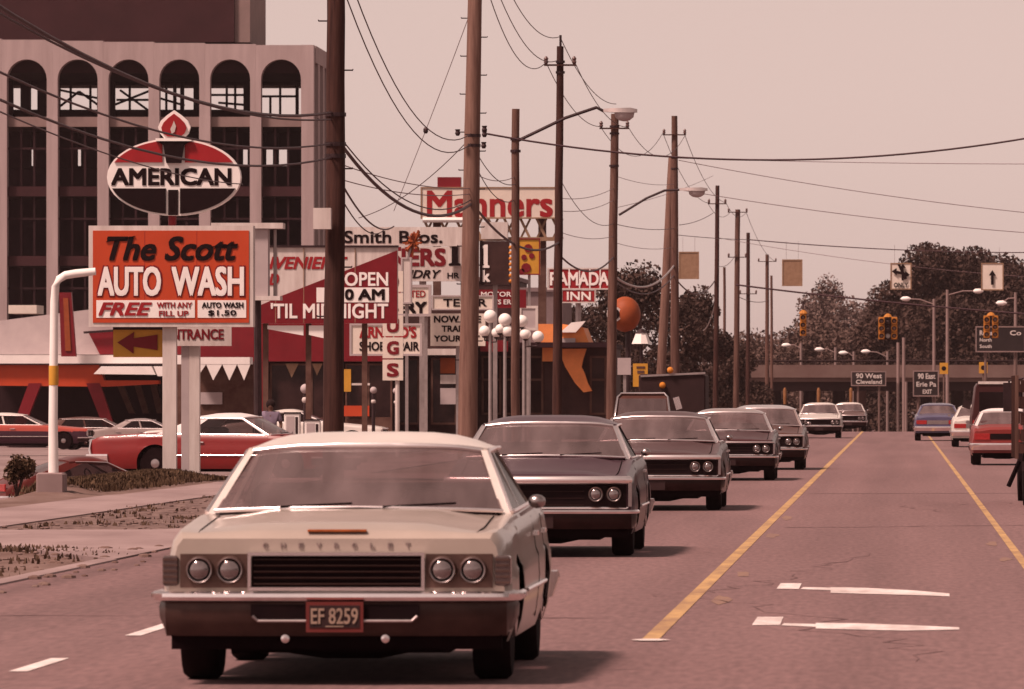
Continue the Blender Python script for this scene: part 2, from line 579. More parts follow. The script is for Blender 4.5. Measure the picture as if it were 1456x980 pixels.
strip('gravel_verge', [-11.15, -10, -9, -8, -7.78], ysr(93.5, 150), 'gravel', -0.018, fn=lambda x, y: 0)
mb = MB()
a = [(-11.18, 92.6), (-11.18, 84.5), (-10.2, 84.0), (-9.4, 82.6), (-8.7, 79.5), (-7.72, 76.0), (-7.72, 96.0), (-9.0, 93.0)]
mb.add([(x, y, 0.016) for x, y in a] + [(x, y, -.08) for x, y in a], [tuple(range(len(a)))] + [(i, (i + 1) % len(a), (i + 1) % len(a) + len(a), i + len(a)) for i in range(len(a))])
o = mb.build('driveway', 'concrete', None)
o['kind'] = 'structure'
mb = MB()
a = [(-14.6, 151), (-14.6, 160), (-13.02, 160), (-13.02, 151)]
b_ = [(-11.18, 151), (-9.5, 150.5), (-7.72, 148), (-7.72, 164), (-9.5, 160.5), (-11.18, 160)]
mb.add([(x, y, zg(x, y) + 0.012) for x, y in a], [(0, 1, 2, 3)])
mb.add([(x, y, 0.016) for x, y in b_], [tuple(range(6))])
o = mb.build('driveway', 'concrete', None)
o['kind'] = 'structure'
for ya, yb in ((8, 76), (96, 148), (164, 345)):
    mb = MB()
    ks = ysr(ya, yb)
    mb.loft([[(-7.88, y, zroad(y) - .03), (-7.88, y, zroad(y) + .018), (-7.74, y, zroad(y) + .022), (-7.68, y, zroad(y) + .016), (-7.66, y, zroad(y) - .03)] for y in ks], False)
    o = mb.build('kerb', 'concrete', None)
    o['kind'] = 'structure'
mb = MB()
mb.loft([[(8.36, y, zroad(y) - .03), (8.38, y, zroad(y) + .12), (8.6, y, zroad(y) + .12), (8.62, y, zroad(y) - .05)] for y in ysr(8, 1500)], False)
o = mb.build('kerb', 'concrete', None)
o['kind'] = 'structure'
strip('sidewalk', [9.4, 11.2], ysr(8, 700), 'concrete', 0.03, fn=lambda x, y: zroad(y))


def marking(name, polys, m, dz=0.004):
    mb = MB()
    for p in polys:
        mb.add([(x, y, zroad(y) + dz) for x, y in p], [tuple(range(len(p)))])
    o = mb.build(name, m, None)
    o['kind'] = 'structure'
    return o


def line(x, y0, y1, wd, jag=0.0):
    ps = []
    ys = ysr(y0, y1)
    if len(ys) < 3:
        ys = [y0, (y0 + y1) / 2, y1]
    for a, b in zip(ys, ys[1:]):
        ps.append([(x - wd / 2, a), (x + wd / 2, a), (x + wd / 2, b), (x - wd / 2, b)])
    return ps


marking('yellow_line', line(-1.65, 51.2, 352, .115), 'paint_yellow')
marking('yellow_line', line(1.21, 60, 352, .085), 'paint_yellow')
dash = []
y = 45.4
for yy0, yy1 in ((26, 28.5), (36, 38), (45.4, 47.7), (52.2, 55.4), (61.5, 65)):
    dash += line(-5.17, yy0, yy1, .11)
yy0 = 72
while yy0 < 340:
    dash += line(-5.17, yy0, yy0 + 3.2, .11)
    dash += line(4.75, yy0, yy0 + 3.2, .11)
    yy0 += 11
marking('lane_dash', dash, 'paint_white')


def G(px, py):
    Y = F * EYE / (py - CY)
    return (PX(px, Y), Y)


def gpoly(pts):
    return [G(*p) for p in pts]


marking('turn_arrow', [gpoly([(1104, 838), (1110, 830), (1140, 830), (1136, 838)]),
                       gpoly([(1138, 838.2), (1142, 835.5), (1181, 836.2), (1181, 840)]),
                       gpoly([(1181, 843.5), (1181, 835.6), (1230, 836.6), (1290, 839.6), (1350, 844.5), (1350, 848.5), (1290, 846.5), (1230, 845)])], 'paint_white')
marking('turn_arrow', [gpoly([(1069, 889.5), (1077, 878), (1114, 878), (1109, 889.5)]),
                       gpoly([(1111, 890), (1115, 886.8), (1160, 888.2), (1160, 892)]),
                       gpoly([(1160, 894.5), (1160, 886.5), (1220, 887), (1290, 889.5), (1364, 893), (1364, 896), (1290, 897.5), (1220, 896)])], 'paint_white')
marking('stop_tick', [gpoly([(896, 911.3), (915, 910), (938, 910), (954, 911.3), (938, 912.6), (912, 912.6)])], 'paint_white', .008)
fl = []
for (x, y, ww, hh) in [(1118, 737, 10, 4), (1097, 762, 12, 4), (1056, 817, 13, 5), (1024, 853, 18, 7), (1411, 773, 10, 4), (1429, 795, 11, 4)]:
    n = 11
    fl.append([G(x + ww * math.cos(6.283 * q / n) * random.uniform(.5, 1.1), y + hh * math.sin(6.283 * q / n) * random.uniform(.5, 1.1)) for q in range(n)])
marking('paint_spatter', fl, 'paint_faded', .003)


def crack(x, y, dx, dy, n, wd):
    mb = MB()
    ang = math.atan2(dy, dx)
    st = math.hypot(dx, dy) / n
    L_, R2 = [], []
    for k in range(n + 1):
        ww = wd * random.uniform(.3, 1.2) * (1 if 0 < k < n else .1)
        nx, ny = -math.sin(ang) * ww, math.cos(ang) * ww
        L_.append((x + nx, y + ny, zroad(y) + .003))
        R2.append((x - nx, y - ny, zroad(y) + .003))
        a = ang + random.gauss(0, .35)
        x += math.cos(a) * st
        y += math.sin(a) * st
    mb.loft([L_, R2], False)
    o = mb.build('road_crack', 'tar', None)
    o['kind'] = 'structure'


for a in ((-7.4, 57, 5.6, -1.0, 30, .05), (-1.4, 95, 3.6, 2.5, 26, .09), (-5.6, 60, -.3, 22, 40, .018), (.1, 47, .2, 34, 50, .016),
          (-1.6, 128, 6.0, 1.0, 24, .16), (3.0, 92, .2, 40, 40, .02)):
    crack(*a)


# ------------------------------------------------------------------ sky-side big structures: arcaded building
def arch_building():
    Y = 430.0
    sp = 72.3
    t = thing('arcade_building', 'tall unfinished concrete building with a top row of round arches', 'building', (PX(230, Y), Y, zg(-40, Y)))
    c0 = 399.5   # centre of the last arch
    zb = PZ(620, Y) - 6
    W_ = lambda px: PX(px, Y)
    bays = [c0 - sp * k for k in range(7)]
    ztop = {0: 64}
    roofpy = lambda px: 56 + (px - 10) * .021
    for k, c in enumerate(bays):
        # arch panel with the round opening cut out of it
        hw = sp / 2 * Y / F
        r = 28.5 * Y / F
        cx = W_(c)
        zc = PZ(113, Y)
        zt = PZ(roofpy(c), Y)
        zl = PZ(166, Y)
        pts_o, pts_i = [], []
        n = 14
        mb = MB()
        for d0, d1 in ((Y, Y + .9),):
            inner = [(cx - r, zl)] + [(cx - r * math.cos(math.pi * i / n), zc + r * math.sin(math.pi * i / n)) for i in range(n + 1)] + [(cx + r, zl)]
            outer = [(cx - hw + .002, zl)] + [(cx - hw + .002 + 2 * hw * i / n * .998, zt) for i in range(n + 1)] + [(cx + hw - .002, zl)]
            m_ = len(inner)
            vs = [(x, d0, z) for x, z in inner] + [(x, d0, z) for x, z in outer] + [(x, d1, z) for x, z in inner] + [(x, d1, z) for x, z in outer]
            fs = []
            for i in range(m_ - 1):
                fs += [(i, i + 1, m_ + i + 1, m_ + i), (2 * m_ + i, 3 * m_ + i, 3 * m_ + i + 1, 2 * m_ + i + 1),
                       (i, 2 * m_ + i, 2 * m_ + i + 1, i + 1), (m_ + i, m_ + i + 1, 3 * m_ + i + 1, 3 * m_ + i)]
            fs += [(0, m_, 3 * m_, 2 * m_), (m_ - 1, 3 * m_ - 1, 4 * m_ - 1, 2 * m_ - 1)]
            mb.add(vs, fs)
        mb.build('arch', 'facade', t)
        mb = MB()
        wx = 8 * Y / F
        mb.box(cx - hw - wx, cx - hw + wx, Y - .04, Y + .86, zb, zl)
        mb.build('column', 'facade', t)
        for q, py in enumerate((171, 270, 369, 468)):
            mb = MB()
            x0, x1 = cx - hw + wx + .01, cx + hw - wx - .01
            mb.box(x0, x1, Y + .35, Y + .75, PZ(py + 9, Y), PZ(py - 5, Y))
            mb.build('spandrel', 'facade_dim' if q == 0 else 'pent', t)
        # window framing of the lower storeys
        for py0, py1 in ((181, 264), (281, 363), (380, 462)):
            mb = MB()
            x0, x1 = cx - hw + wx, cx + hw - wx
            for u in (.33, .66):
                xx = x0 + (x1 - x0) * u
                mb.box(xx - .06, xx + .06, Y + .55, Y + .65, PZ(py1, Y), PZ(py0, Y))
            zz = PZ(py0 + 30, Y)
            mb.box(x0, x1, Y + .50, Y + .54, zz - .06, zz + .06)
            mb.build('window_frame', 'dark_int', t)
    # last column on the corner
    hw = sp / 2 * Y / F
    xr = W_(c0) + hw
    MB().box(xr - .28, PX(446, Y), Y - .04, Y + .9, zb, PZ(64, Y)).build('column', 'facade', t)
    # receding side with slim piers
    xs = PX(447, Y)
    for k in range(6):
        y0 = Y + 1.0 + k * 3.6
        MB().box(xs - .7, xs, y0 + 1.9, y0 + 3.1, zb, PZ(66, Y) - .2).build('column', 'facade', t)
        MB().box(xs - .55, xs - .3, y0 - .45, y0 + 1.85, zb, PZ(90, Y)).build('window', 'dark_int', t)
    MB().box(xs - .9, xs + .01, Y + .95, Y + 23, PZ(88, Y), PZ(64, Y)).build('parapet', 'facade', t)
    # floors and core
    xl = W_(bays[-1]) - hw
    for py in (176, 275, 374, 473):
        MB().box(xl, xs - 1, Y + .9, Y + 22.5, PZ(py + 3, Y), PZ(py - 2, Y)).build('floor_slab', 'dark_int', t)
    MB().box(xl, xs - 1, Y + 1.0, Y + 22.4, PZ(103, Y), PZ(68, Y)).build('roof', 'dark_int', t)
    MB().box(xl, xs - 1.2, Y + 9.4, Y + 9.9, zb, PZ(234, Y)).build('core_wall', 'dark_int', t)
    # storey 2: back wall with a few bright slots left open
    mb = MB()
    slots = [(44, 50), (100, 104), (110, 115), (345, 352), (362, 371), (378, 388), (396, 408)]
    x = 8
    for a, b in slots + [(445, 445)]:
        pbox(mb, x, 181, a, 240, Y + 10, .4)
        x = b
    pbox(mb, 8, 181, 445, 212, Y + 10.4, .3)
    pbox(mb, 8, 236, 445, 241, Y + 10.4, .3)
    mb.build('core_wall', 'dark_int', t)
    # top storey: piers, beams and cross bracing seen against the sky
    mb = MB()
    px = -20
    op = [(18, 29), (43, 53), (85, 138), (163, 213), (226, 246), (250, 256), (261, 275), (299, 346), (370, 420), (424, 429)]
    for a, b in op + [(446, 446)]:
        pbox(mb, px, 96, a, 172, Y + 12, .5)
        px = b
    pbox(mb, -20, 96, 446, 121, Y + 12.6, .3)
    pbox(mb, 8, 156, 360, 172, Y + 12.6, .3)
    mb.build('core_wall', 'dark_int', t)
    for (a, b, c, d) in ((80, 155, 112, 130), (112, 130, 140, 150), (85, 128, 140, 140), (100, 121, 100, 158), (128, 122, 128, 160),
                         (160, 150, 215, 128), (170, 128, 212, 158), (184, 121, 184, 160), (165, 142, 214, 142), (228, 140, 262, 150), (236, 121, 236, 158),
                         (299, 135, 346, 135), (322, 121, 322, 152), (310, 146, 346, 149), (370, 137, 420, 137), (384, 137, 384, 168), (398, 121, 398, 168), (334, 121, 334, 158)):
        MB().bar((PX(a, Y + 13), Y + 13.2, PZ(b, Y + 13)), (PX(c, Y + 13), Y + 13.2, PZ(d, Y + 13)), .13).build('steel_brace', 'dark_int', t)
    # penthouse
    MB().box(PX(-40, Y), PX(333, Y + 4), Y + 4, Y + 16, PZ(60, Y + 4), PZ(-60, Y + 4)).build('penthouse', 'pent', t)
    MB().box(PX(333, Y + 4) + .01, PX(355, Y + 4), Y + 4.2, Y + 15, PZ(60, Y + 4), PZ(-60, Y + 4)).build('penthouse_corner', 'facade_dim', t)


arch_building()


# ------------------------------------------------------------------ overpass and far trees
def overpass():
    Y = 545.0
    t = thing('road_bridge', 'dark highway overpass crossing the road in front of the trees', 'bridge', (0, Y, zg(0, Y)))
    zt, zm, zb = PZ(530, Y), PZ(543, Y), PZ(556, Y)
    MB().box(-42, 48, Y, Y + 12, zm, zt).build('deck', 'bridge', t)
    for k in range(5):
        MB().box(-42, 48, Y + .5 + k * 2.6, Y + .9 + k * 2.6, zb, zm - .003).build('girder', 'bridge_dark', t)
    for yy in (Y - .25, Y + 11.9):
        MB().box(-42, 48, yy, yy + .24, zt - .35, PZ(519, Y)).build('parapet', 'bridge', t)
        mb = MB()
        for k in range(46):
            mb.box(-42 + k * 2, -41.9 + k * 2, yy + .05, yy + .15, PZ(519, Y), PZ(513, Y))
        mb.tube([(-42, yy + .1, PZ(513, Y)), (48, yy + .1, PZ(513, Y))], .06)
        mb.build('railing', 'bridge_dark', t)
    for px in (1100, 1150, 1192, 1222, 1318, 1362, 1410):
        x = PX(px, Y)
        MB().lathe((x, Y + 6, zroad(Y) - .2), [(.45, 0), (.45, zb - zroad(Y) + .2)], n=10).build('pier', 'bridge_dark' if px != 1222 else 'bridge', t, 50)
    for x0, x1, a in ((-42, -12, 1), (13, 48, -1)):
        mb = MB()
        mb.prism([(x0, zroad(Y) - 1), (x1, zroad(Y) - 1), (x1 - (4 if a > 0 else 0), zb - .1), (x0 + (0 if a > 0 else 4), zb - .1)], Y + 1, Y + 11)
        mb.build('abutment', 'bridge', t)


overpass()


def leaf_mesh(name, centers, n, size, m, parent):
    if size > .15:
        n, size = int(n * 2.6), size * .56
    """n leaf clumps scattered through the volumes (x,y,z,rx,rz) as small bent quads"""
    C = np.array(centers)
    wgt = C[:, 3] ** 2
    idx = rng.choice(len(C), n, p=wgt / wgt.sum())
    d = rng.normal(size=(n, 3))
    d /= np.linalg.norm(d, axis=1, keepdims=True)
    rad = rng.random(n) ** .45
    P = C[idx, :3] + d * rad[:, None] * np.stack([C[idx, 3], C[idx, 3], C[idx, 4]], 1)
    a = rng.normal(size=(n, 3))
    a /= np.linalg.norm(a, axis=1, keepdims=True)
    b = np.cross(a, rng.normal(size=(n, 3)))
    b /= np.linalg.norm(b, axis=1, keepdims=True)
    s = size * (.5 + rng.random(n))[:, None]
    off = np.array(wloc(parent)) if parent else 0
    V = np.stack([P - a * s, P - b * s * .6, P + a * s, P + b * s * .6], 1).reshape(-1, 3) - off
    me = bpy.data.meshes.new(name)
    Fc = np.arange(n * 4).reshape(-1, 4)
    me.from_pydata(V.tolist(), [], Fc.tolist())
    me.materials.append(M[m])
    o = bpy.data.objects.new(name, me)
    COL.objects.link(o)
    if parent:
        o.parent = parent
    return o


def tree(label, x, y, h, r, m='leaf', n=3000, size=.28, base=None, low=.25, group='trees beyond the intersection', dens=9):
    zb = zg(x, y) if base is None else base
    t = thing('tree', label, 'tree', (x, y, zb), group)
    mb = MB()
    lean = random.uniform(-.4, .4)
    top = Vector((x + lean, y, zb + h * .75))
    mb.tube([(x, y, zb - .2), (x + lean * .3, y, zb + h * .3), top], [h * .022, h * .016, h * .006], 7)
    C = []
    for k in range(dens):
        a = random.uniform(0, 6.28)
        q = random.random()
        zc = zb + h * (low + .12 + (1 - low - .22) * q)
        rr = r * (.95 - .75 * abs(q - .3)) * random.uniform(.25, .85)
        p = Vector((x + math.cos(a) * rr, y + math.sin(a) * rr * .8, zc))
        s = r * random.uniform(.30, .52)
        C.append((*p, s, s * .8))
        mb.tube([(x + lean * .3, y, zb + h * (.2 + .3 * q)), tuple(p)], [h * .008, h * .002], 5)
    C.append((x + lean, y, zb + h * .86, r * .42, h * .13))
    mb.build('trunk', 'bark', t, 60)
    leaf_mesh('crown', C, n, size, m, t)


Y = 600
for px, tp, r, m, lab, yy in ((1322, 340, 5.2, 'leaf', 'tallest dark tree with a ragged pointed top beyond the overpass', 585),
                              (1293, 385, 4.4, 'leaf', 'dark tree with knobbly crown behind the lane arrow sign', 592),
                              (1262, 425, 4.2, 'leaf', 'lower dark tree sloping down toward the hanging traffic light', 600),
                              (1357, 360, 4.8, 'leaf', 'dark round tree right of the tallest ragged tree', 600),
                              (1390, 348, 5.4, 'leaf', 'dark broad tree behind the up arrow sign', 592),
                              (1428, 354, 5.2, 'leaf', 'dark tree at the right edge beside the up arrow sign', 598),
                              (1470, 362, 5.2, 'leaf', 'rightmost dark tree cut by the frame edge', 590),
                              (1345, 420, 5.0, 'leaf', 'dense low dark tree between the two pale lamp posts', 575),
                              (1412, 425, 5.5, 'leaf', 'dense low dark tree behind the right guide sign', 575)):
    b = zg(10, yy)
    tree(lab, PX(px, yy), yy, PZ(tp, yy) - b, r, m, 8200, .27, b, .10, dens=15)
for px, tp, r, m, lab, yy in ((1176, 386, 3.8, 'leaf_pale', 'pale thin leaved tree right of the brown sign back', 760),
                              (1150, 412, 3.4, 'leaf_pale', 'pale feathery tree behind the brown sign back', 780),
                              (1205, 418, 4.4, 'leaf_pale', 'low pale tree between the two hanging traffic lights', 740),
                              (1236, 424, 4.4, 'leaf_pale', 'greyish tree left of the middle traffic light', 720),
                              (1180, 455, 6.0, 'leaf_mid', 'low bushy tree above the bridge rail below the pale trees', 660),
                              (1225, 460, 6.0, 'leaf_mid', 'low bushy tree left of the pale lamp posts above the bridge', 655),
                              (1155, 446, 5.0, 'leaf_mid', 'bushy tree under the pale trees by the left traffic light', 700),
                              (1247, 446, 5.0, 'leaf_mid', 'bushy tree just left of the middle traffic light', 690),
                              (1128, 478, 5.0, 'leaf_mid', 'low bushy tree above the left end of the bridge', 665),
                              (1075, 465, 5.0, 'leaf_mid', 'dim tree behind the row of far utility poles', 690)):
    b = zg(0, yy)
    tree(lab, PX(px, yy), yy, PZ(tp, yy) - b, r, m, 2600 if m == 'leaf_pale' else 3600, .30, b, .15, dens=13)
for px, tp, r, lab, yy in ((905, 366, 3.2, 'dark bushy tree behind the orange ball sign', 400),
                           (985, 402, 2.4, 'dark tree under the brown sign back beside the crossed poles', 420),
                           (948, 425, 3.0, 'dark tree behind the two crossed utility poles', 410),
                           (860, 430, 3.0, 'dark tree behind the red lettered inn sign', 405),
                           (1010, 462, 2.2, 'dark tree behind the thin utility pole past the crossed poles', 440),
                           (805, 440, 3.0, 'dark tree behind the dark slim utility pole', 400),
                           (1045, 478, 2.8, 'low dark tree at the foot of the far pole row', 470)):
    b = zg(-12, yy)
    tree(lab, PX(px, yy), yy, PZ(tp, yy) - b, r, 'leaf', 2600, .20, b, .1, 'dark trees left of the road', 10)
# far wooded mass closing the view
mass = MB()
C = []
for k in range(120):
    x = random.uniform(-130, 90)
    C.append((x, random.uniform(850, 900), zg(0, 870) + random.uniform(2, 6.2), random.uniform(3, 5), random.uniform(2.5, 4)))
o = leaf_mesh('far_woods', C, 26000, .5, 'leaf', None)
tag(o, 'far off band of woods closing the road', 'woods', None, 'stuff')
# unseen woods added across the road and behind, to darken paint reflections
C = []
for k in range(170):
    C.append((random.uniform(22, 34), random.uniform(-60, 420), random.uniform(1.5, 7), random.uniform(2.5, 4), random.uniform(2, 3)))
for k in range(60):
    C.append((random.uniform(-60, 30), random.uniform(-90, -70), random.uniform(1.5, 7), random.uniform(2.5, 4), random.uniform(2, 3)))
o = leaf_mesh('reflection_woods', C, 16000, .9, 'leaf', None)
tag(o, 'leafy woods out of view, added to darken car paint reflections', 'woods', None, 'stuff')
del mass


# ------------------------------------------------------------------ utility poles, lamps, wires
def pole(label, px, base_px, Y, top_py, rb, rt, m='wood', X=None, arms=(), pegs=None, lamp=None, group='wooden utility poles along the road', bands=(), extra=None):
    x0 = PX(base_px, Y)
    x1 = PX(px, Y)
    zb = zg(x0, Y) - .1
    zt = PZ(top_py, Y)
    t = thing('utility_pole', label, 'utility pole', (x0, Y, zb + .1), group)
    mb = MB()
    rings = 9
    pts = [(x0 + (x1 - x0) * k / rings + random.uniform(-.01, .01), Y, zb + (zt - zb) * k / rings) for k in range(rings + 1)]
    mb.tube(pts, [rb + (rt - rb) * k / rings for k in range(rings + 1)], 12)
    mb.build('shaft', m, t, 40)
    xa = lambda z: x0 + (x1 - x0) * (z - zb) / (zt - zb)
    for py, hw in arms:
        z = PZ(py, Y)
        x = xa(z)
        MB().box(x - hw, x + hw, Y - rt - .08, Y - rt + .01, z - .022, z + .022).build('crossarm', 'wood_dark', t)
        for sx in (-1, 1):
            MB().lathe((x + sx * (hw - .05), Y - rt - .04, z + .022), [(.03, 0), (.06, .05), (.045, .10), (.06, .14), (.02, .2)], n=8).build('insulator', 'porcelain', t)
    for py in bands:
        z = PZ(py, Y)
        MB().lathe((xa(z), Y, z - .03), [(rt + .03, 0), (rt + .03, .06)], n=12).build('band', 'dark_metal', t)
    if pegs:
        p0, p1, st = pegs
        py, k = p0, 0
        while py < p1:
            z = PZ(py, Y)
            s = 1 if k % 2 else -1
            MB().tube([(xa(z) + s * rt * .7, Y, z), (xa(z) + s * (rt + .13), Y, z), (xa(z) + s * (rt + .13), Y, z + .02)], .012, 5).build('climbing_peg', 'dark_metal', t)
            py += st
            k += 1
    if lamp:
        (ax, ay), (bx, by), (hx0, hx1, hy) = lamp
        pa = Vector((PX(ax, Y), Y, PZ(ay, Y)))
        pb = Vector((PX(bx, Y), Y, PZ(by, Y)))
        mid = pa.lerp(pb, .6) + Vector((0, 0, .06))
        hxm = Vector((PX(hx0, Y), Y, PZ(hy, Y)))
        MB().tube([pa, mid, pb, hxm], .035, 8).build('lamp_arm', 'dark_metal', t, 40)
        hl = PX(hx1, Y) - PX(hx0, Y)
        x = hxm.x
        mb = MB()
        mb.loft([[(x + hl * u, Y - hw, hxm.z + zz - .02), (x + hl * u, Y + hw, hxm.z + zz - .02), (x + hl * u, Y + hw * .8, hxm.z + zz + hh), (x + hl * u, Y - hw * .8, hxm.z + zz + hh)]
                 for u, hw, hh, zz in ((0, .05, .05, 0), (.25, .13, .07, -.01), (.8, .19, .09, -.02), (1, .10, .05, -.01))], True, True)
        mb.build('lamp_head', 'steel', t, 40)
        mb = MB()
        mb.loft([[(x + hl * (.62 + .30 * math.cos(a) * q), Y + .15 * math.sin(a) * q, hxm.z - .04 - dz) for a in [6.283 * k / 10 for k in range(10)]] for q, dz in ((1, 0), (.9, .10), (.5, .17), (.1, .19))], True, True)
        mb.build('lamp_glass', 'white_grey', t, 50)
    return t


P1 = pole('nearest thick dark pole rising behind the front cream sedan', 478, 474, 118, -60, .165, .135, 'wood_dark', pegs=(30, 520, 70), bands=(163, 205, 222))
MB().box(PX(446, 117.6), PX(471, 117.6), 117.5, 117.75, PZ(326, 117.6), PZ(296, 117.6)).build('meter_box', 'white_worn', P1)
P2 = pole('second thick pale brown pole behind the second dark car', 676, 664, 155, -60, .205, .135, 'wood_pale', pegs=(26, 560, 27), bands=(193, 207))
for sx, py in ((-24, 190), (14, 185), (14, 192), (13, 208)):
    x = PX(676 + sx, 155)
    MB().lathe((x, 154.7, PZ(py + 4, 155)), [(.03, 0), (.055, .05), (.04, .09), (.055, .13)], n=8).build('insulator', 'dark_metal', P2)
P3 = pole('slim flat topped pole carrying the big curved street lamp arm', 733, 733, 171, 155, .10, .085, 'wood', lamp=((737, 200), (848, 153), (858, 906, 158)), bands=(198, 215))
P4 = pole('slim nearly black pole with a pointed tip', 797, 791, 193, 66, .13, .085, 'wood_dark', arms=((93, .40),), bands=(88, 103))
MB().tube([(PX(797, 193), 193, PZ(66, 193)), (PX(797, 193), 193, PZ(50, 193))], .03, 6).build('pin', 'dark_metal', P4)
P5 = pole('brown pole with crossarm under the street lamp and long lamp arm', 874, 868, 230, 162, .155, .115, 'wood', arms=((183, .44),), lamp=((880, 306), (945, 271), (966, 1006, 270)), bands=(180, 190, 236))
P6 = pole('thick brown pole with tapered tip of the crossed pair', 959, 960, 291, 165, .19, .11, 'wood', arms=((192, .44),), bands=(224, 240))
P6b = pole('leaning shorter pole of the crossed pair', 956, 935, 293, 222, .18, .15, 'wood_pale')
P7 = pole('thin dark pole with pin insulators past the crossed pair', 1020, 1017, 350, 264, .13, .09, 'wood_dark', arms=((290, .42),))
P8 = pole('far brown pole with a T shaped top and two crossarms', 1049, 1046, 405, 298, .16, .13, 'wood', arms=((302, .52), (366, .50)))
P9 = pole('far dark pole just right of the T topped pole', 1064, 1063, 437, 331, .13, .10, 'wood_dark', arms=((418, .50),))
P10 = pole('farthest pole with crossarm at its tip', 1091, 1090, 497, 362, .15, .11, 'wood', arms=((372, .60),))
P11 = pole('short far pole left of the T topped pole', 1030, 1030, 470, 380, .10, .08, 'wood', group='wooden utility poles along the road')
P12 = pole('thin far pole against pale trees right of the farthest crossarm pole', 1097, 1098, 520, 392, .11, .08, 'wood')

wires_n = 0


def wire(label, p, q, sag, r=.012, m='wire', name='overhead_wire', n=18, cat='wire', group='overhead wires along the road'):
    p, q = Vector(p), Vector(q)
    pts = []
    for k in range(n + 1):
        t = k / n
        v = p.lerp(q, t)
        v.z -= sag * 4 * t * (1 - t)
        pts.append(v)
    mb = MB()
    mb.tube([tuple(v) for v in pts], r, 5)
    o = mb.build(name, m, None, 60, loc=tuple(pts[0]))
    return tag(o, label, cat, group)


def at(px, py, Y):
    return (PX(px, Y), Y, PZ(py, Y))


# P0 stands outside the frame, nearer the camera
X0 = -8.75
wire('thick cable swooping from upper left corner to the nearest pole', (X0, 60, 5.95), at(472, 160, 118), .72, .022)
wire('second cable under the thick upper left one reaching the nearest pole', (X0, 60, 5.75), at(472, 170, 118), .58, .014)
wire('lower cable passing the oval sign and rising to the nearest pole', (X0 - .2, 60, 5.25), at(472, 204, 118), .62, .014)
wire('lowest cable crossing the oval sign band to the nearest pole', (X0 - .2, 60, 5.0), at(472, 224, 118), .66, .016)
wire('thin service wire sloping toward the auto wash sign', (X0 - .1, 66, 4.6), at(345, 262, 146), .25, .010)
# P1 -> P2
wire('thin top wire falling from the nearest pole to the second pole', (-8.45, 118, 8.2), at(670, 190, 155), 1.0, .011)
wire('thin lower wire of the pair falling to the second pole', (-8.55, 118, 8.05), at(670, 204, 155), 1.08, .011)
wire('thick black bundle between the nearest and second poles', at(480, 198, 118), at(670, 290, 155), .62, .030)
wire('thin black line close over the thick bundle', at(480, 190, 118), at(670, 284, 155), .58, .012)
wire('black drop line falling from the nearest pole to the shop signs', at(480, 250, 118), at(560, 322, 190), .35, .018)
wire('second black drop line under the first toward the shop signs', at(480, 272, 118), at(545, 328, 190), .30, .013)
# guy wires
gw = wire('diagonal guy line from the top of the second pole', at(668, 20, 155), at(560, 300, 190), .05, .008, 'wire_far')
o = wire('slanting service line left from the second pole', at(670, 195, 155), at(510, 310, 185), .25, .010)
MB().lathe(tuple(Vector(at(668, 20, 155)).lerp(Vector(at(560, 300, 190)), .53) - Vector((0, 0, .05))), [(.03, -.07), (.055, -.03), (.055, .03), (.03, .07)], n=8).build('egg_insulator', 'dark_metal', gw)
# P2 -> P4
wire('high wire from second pole top to the black pole crossarm', (PX(690, 155), 155, 9.9), at(777, 88, 193), .75, .011)
wire('high middle wire running to the black pole shaft', (PX(672, 155), 155, 11.2), at(793, 86, 193), .9, .011)
wire('highest wire running to the tip of the black pole', (PX(672, 155), 155, 11.7), at(797, 52, 193), .9, .011)
wire('thick bundle sagging between second pole and black pole', at(674, 292, 155), at(794, 345, 193), .48, .028)
wire('looping jumper line at the second pole lamp side', at(674, 210, 155), at(733, 262, 171), .25, .010)
wire('sagging line passing the white serif sign to the lamp pole', at(674, 230, 155), at(731, 285, 171), .3, .010)
# P4 -> P5
wire('wire from black pole tip down to brown lamp pole', at(797, 54, 193), at(876, 148, 230), .42, .011)
wire('left wire from black pole crossarm to brown pole crossarm', at(777, 90, 193), at(855, 180, 230), .42, .011)
wire('right wire from black pole crossarm to brown pole crossarm', at(818, 90, 193), at(894, 181, 230), .42, .011)
wire('thick bundle sagging between black pole and brown lamp pole', at(795, 362, 193), at(872, 366, 230), .42, .026)
wire('thin line from black pole mid height to brown pole', at(795, 252, 193), at(872, 318, 230), .45, .010)
# P5 -> P6
wire('wire from brown pole crossarm left to crossed pair', at(855, 182, 230), at(942, 190, 291), .85, .011)
wire('wire from brown pole crossarm right to crossed pair', at(894, 182, 230), at(975, 191, 291), .85, .011)
wire('thick pale bundle sagging low to the crossed pair', at(872, 392, 230), at(958, 378, 291), .55, .036, 'steel')
wire('second low cable under the pale bundle to crossed pair', at(872, 398, 230), at(958, 392, 291), .55, .024)
wire('thin line from brown lamp pole to crossed pair middle', at(872, 318, 230), at(958, 325, 291), .1, .012)
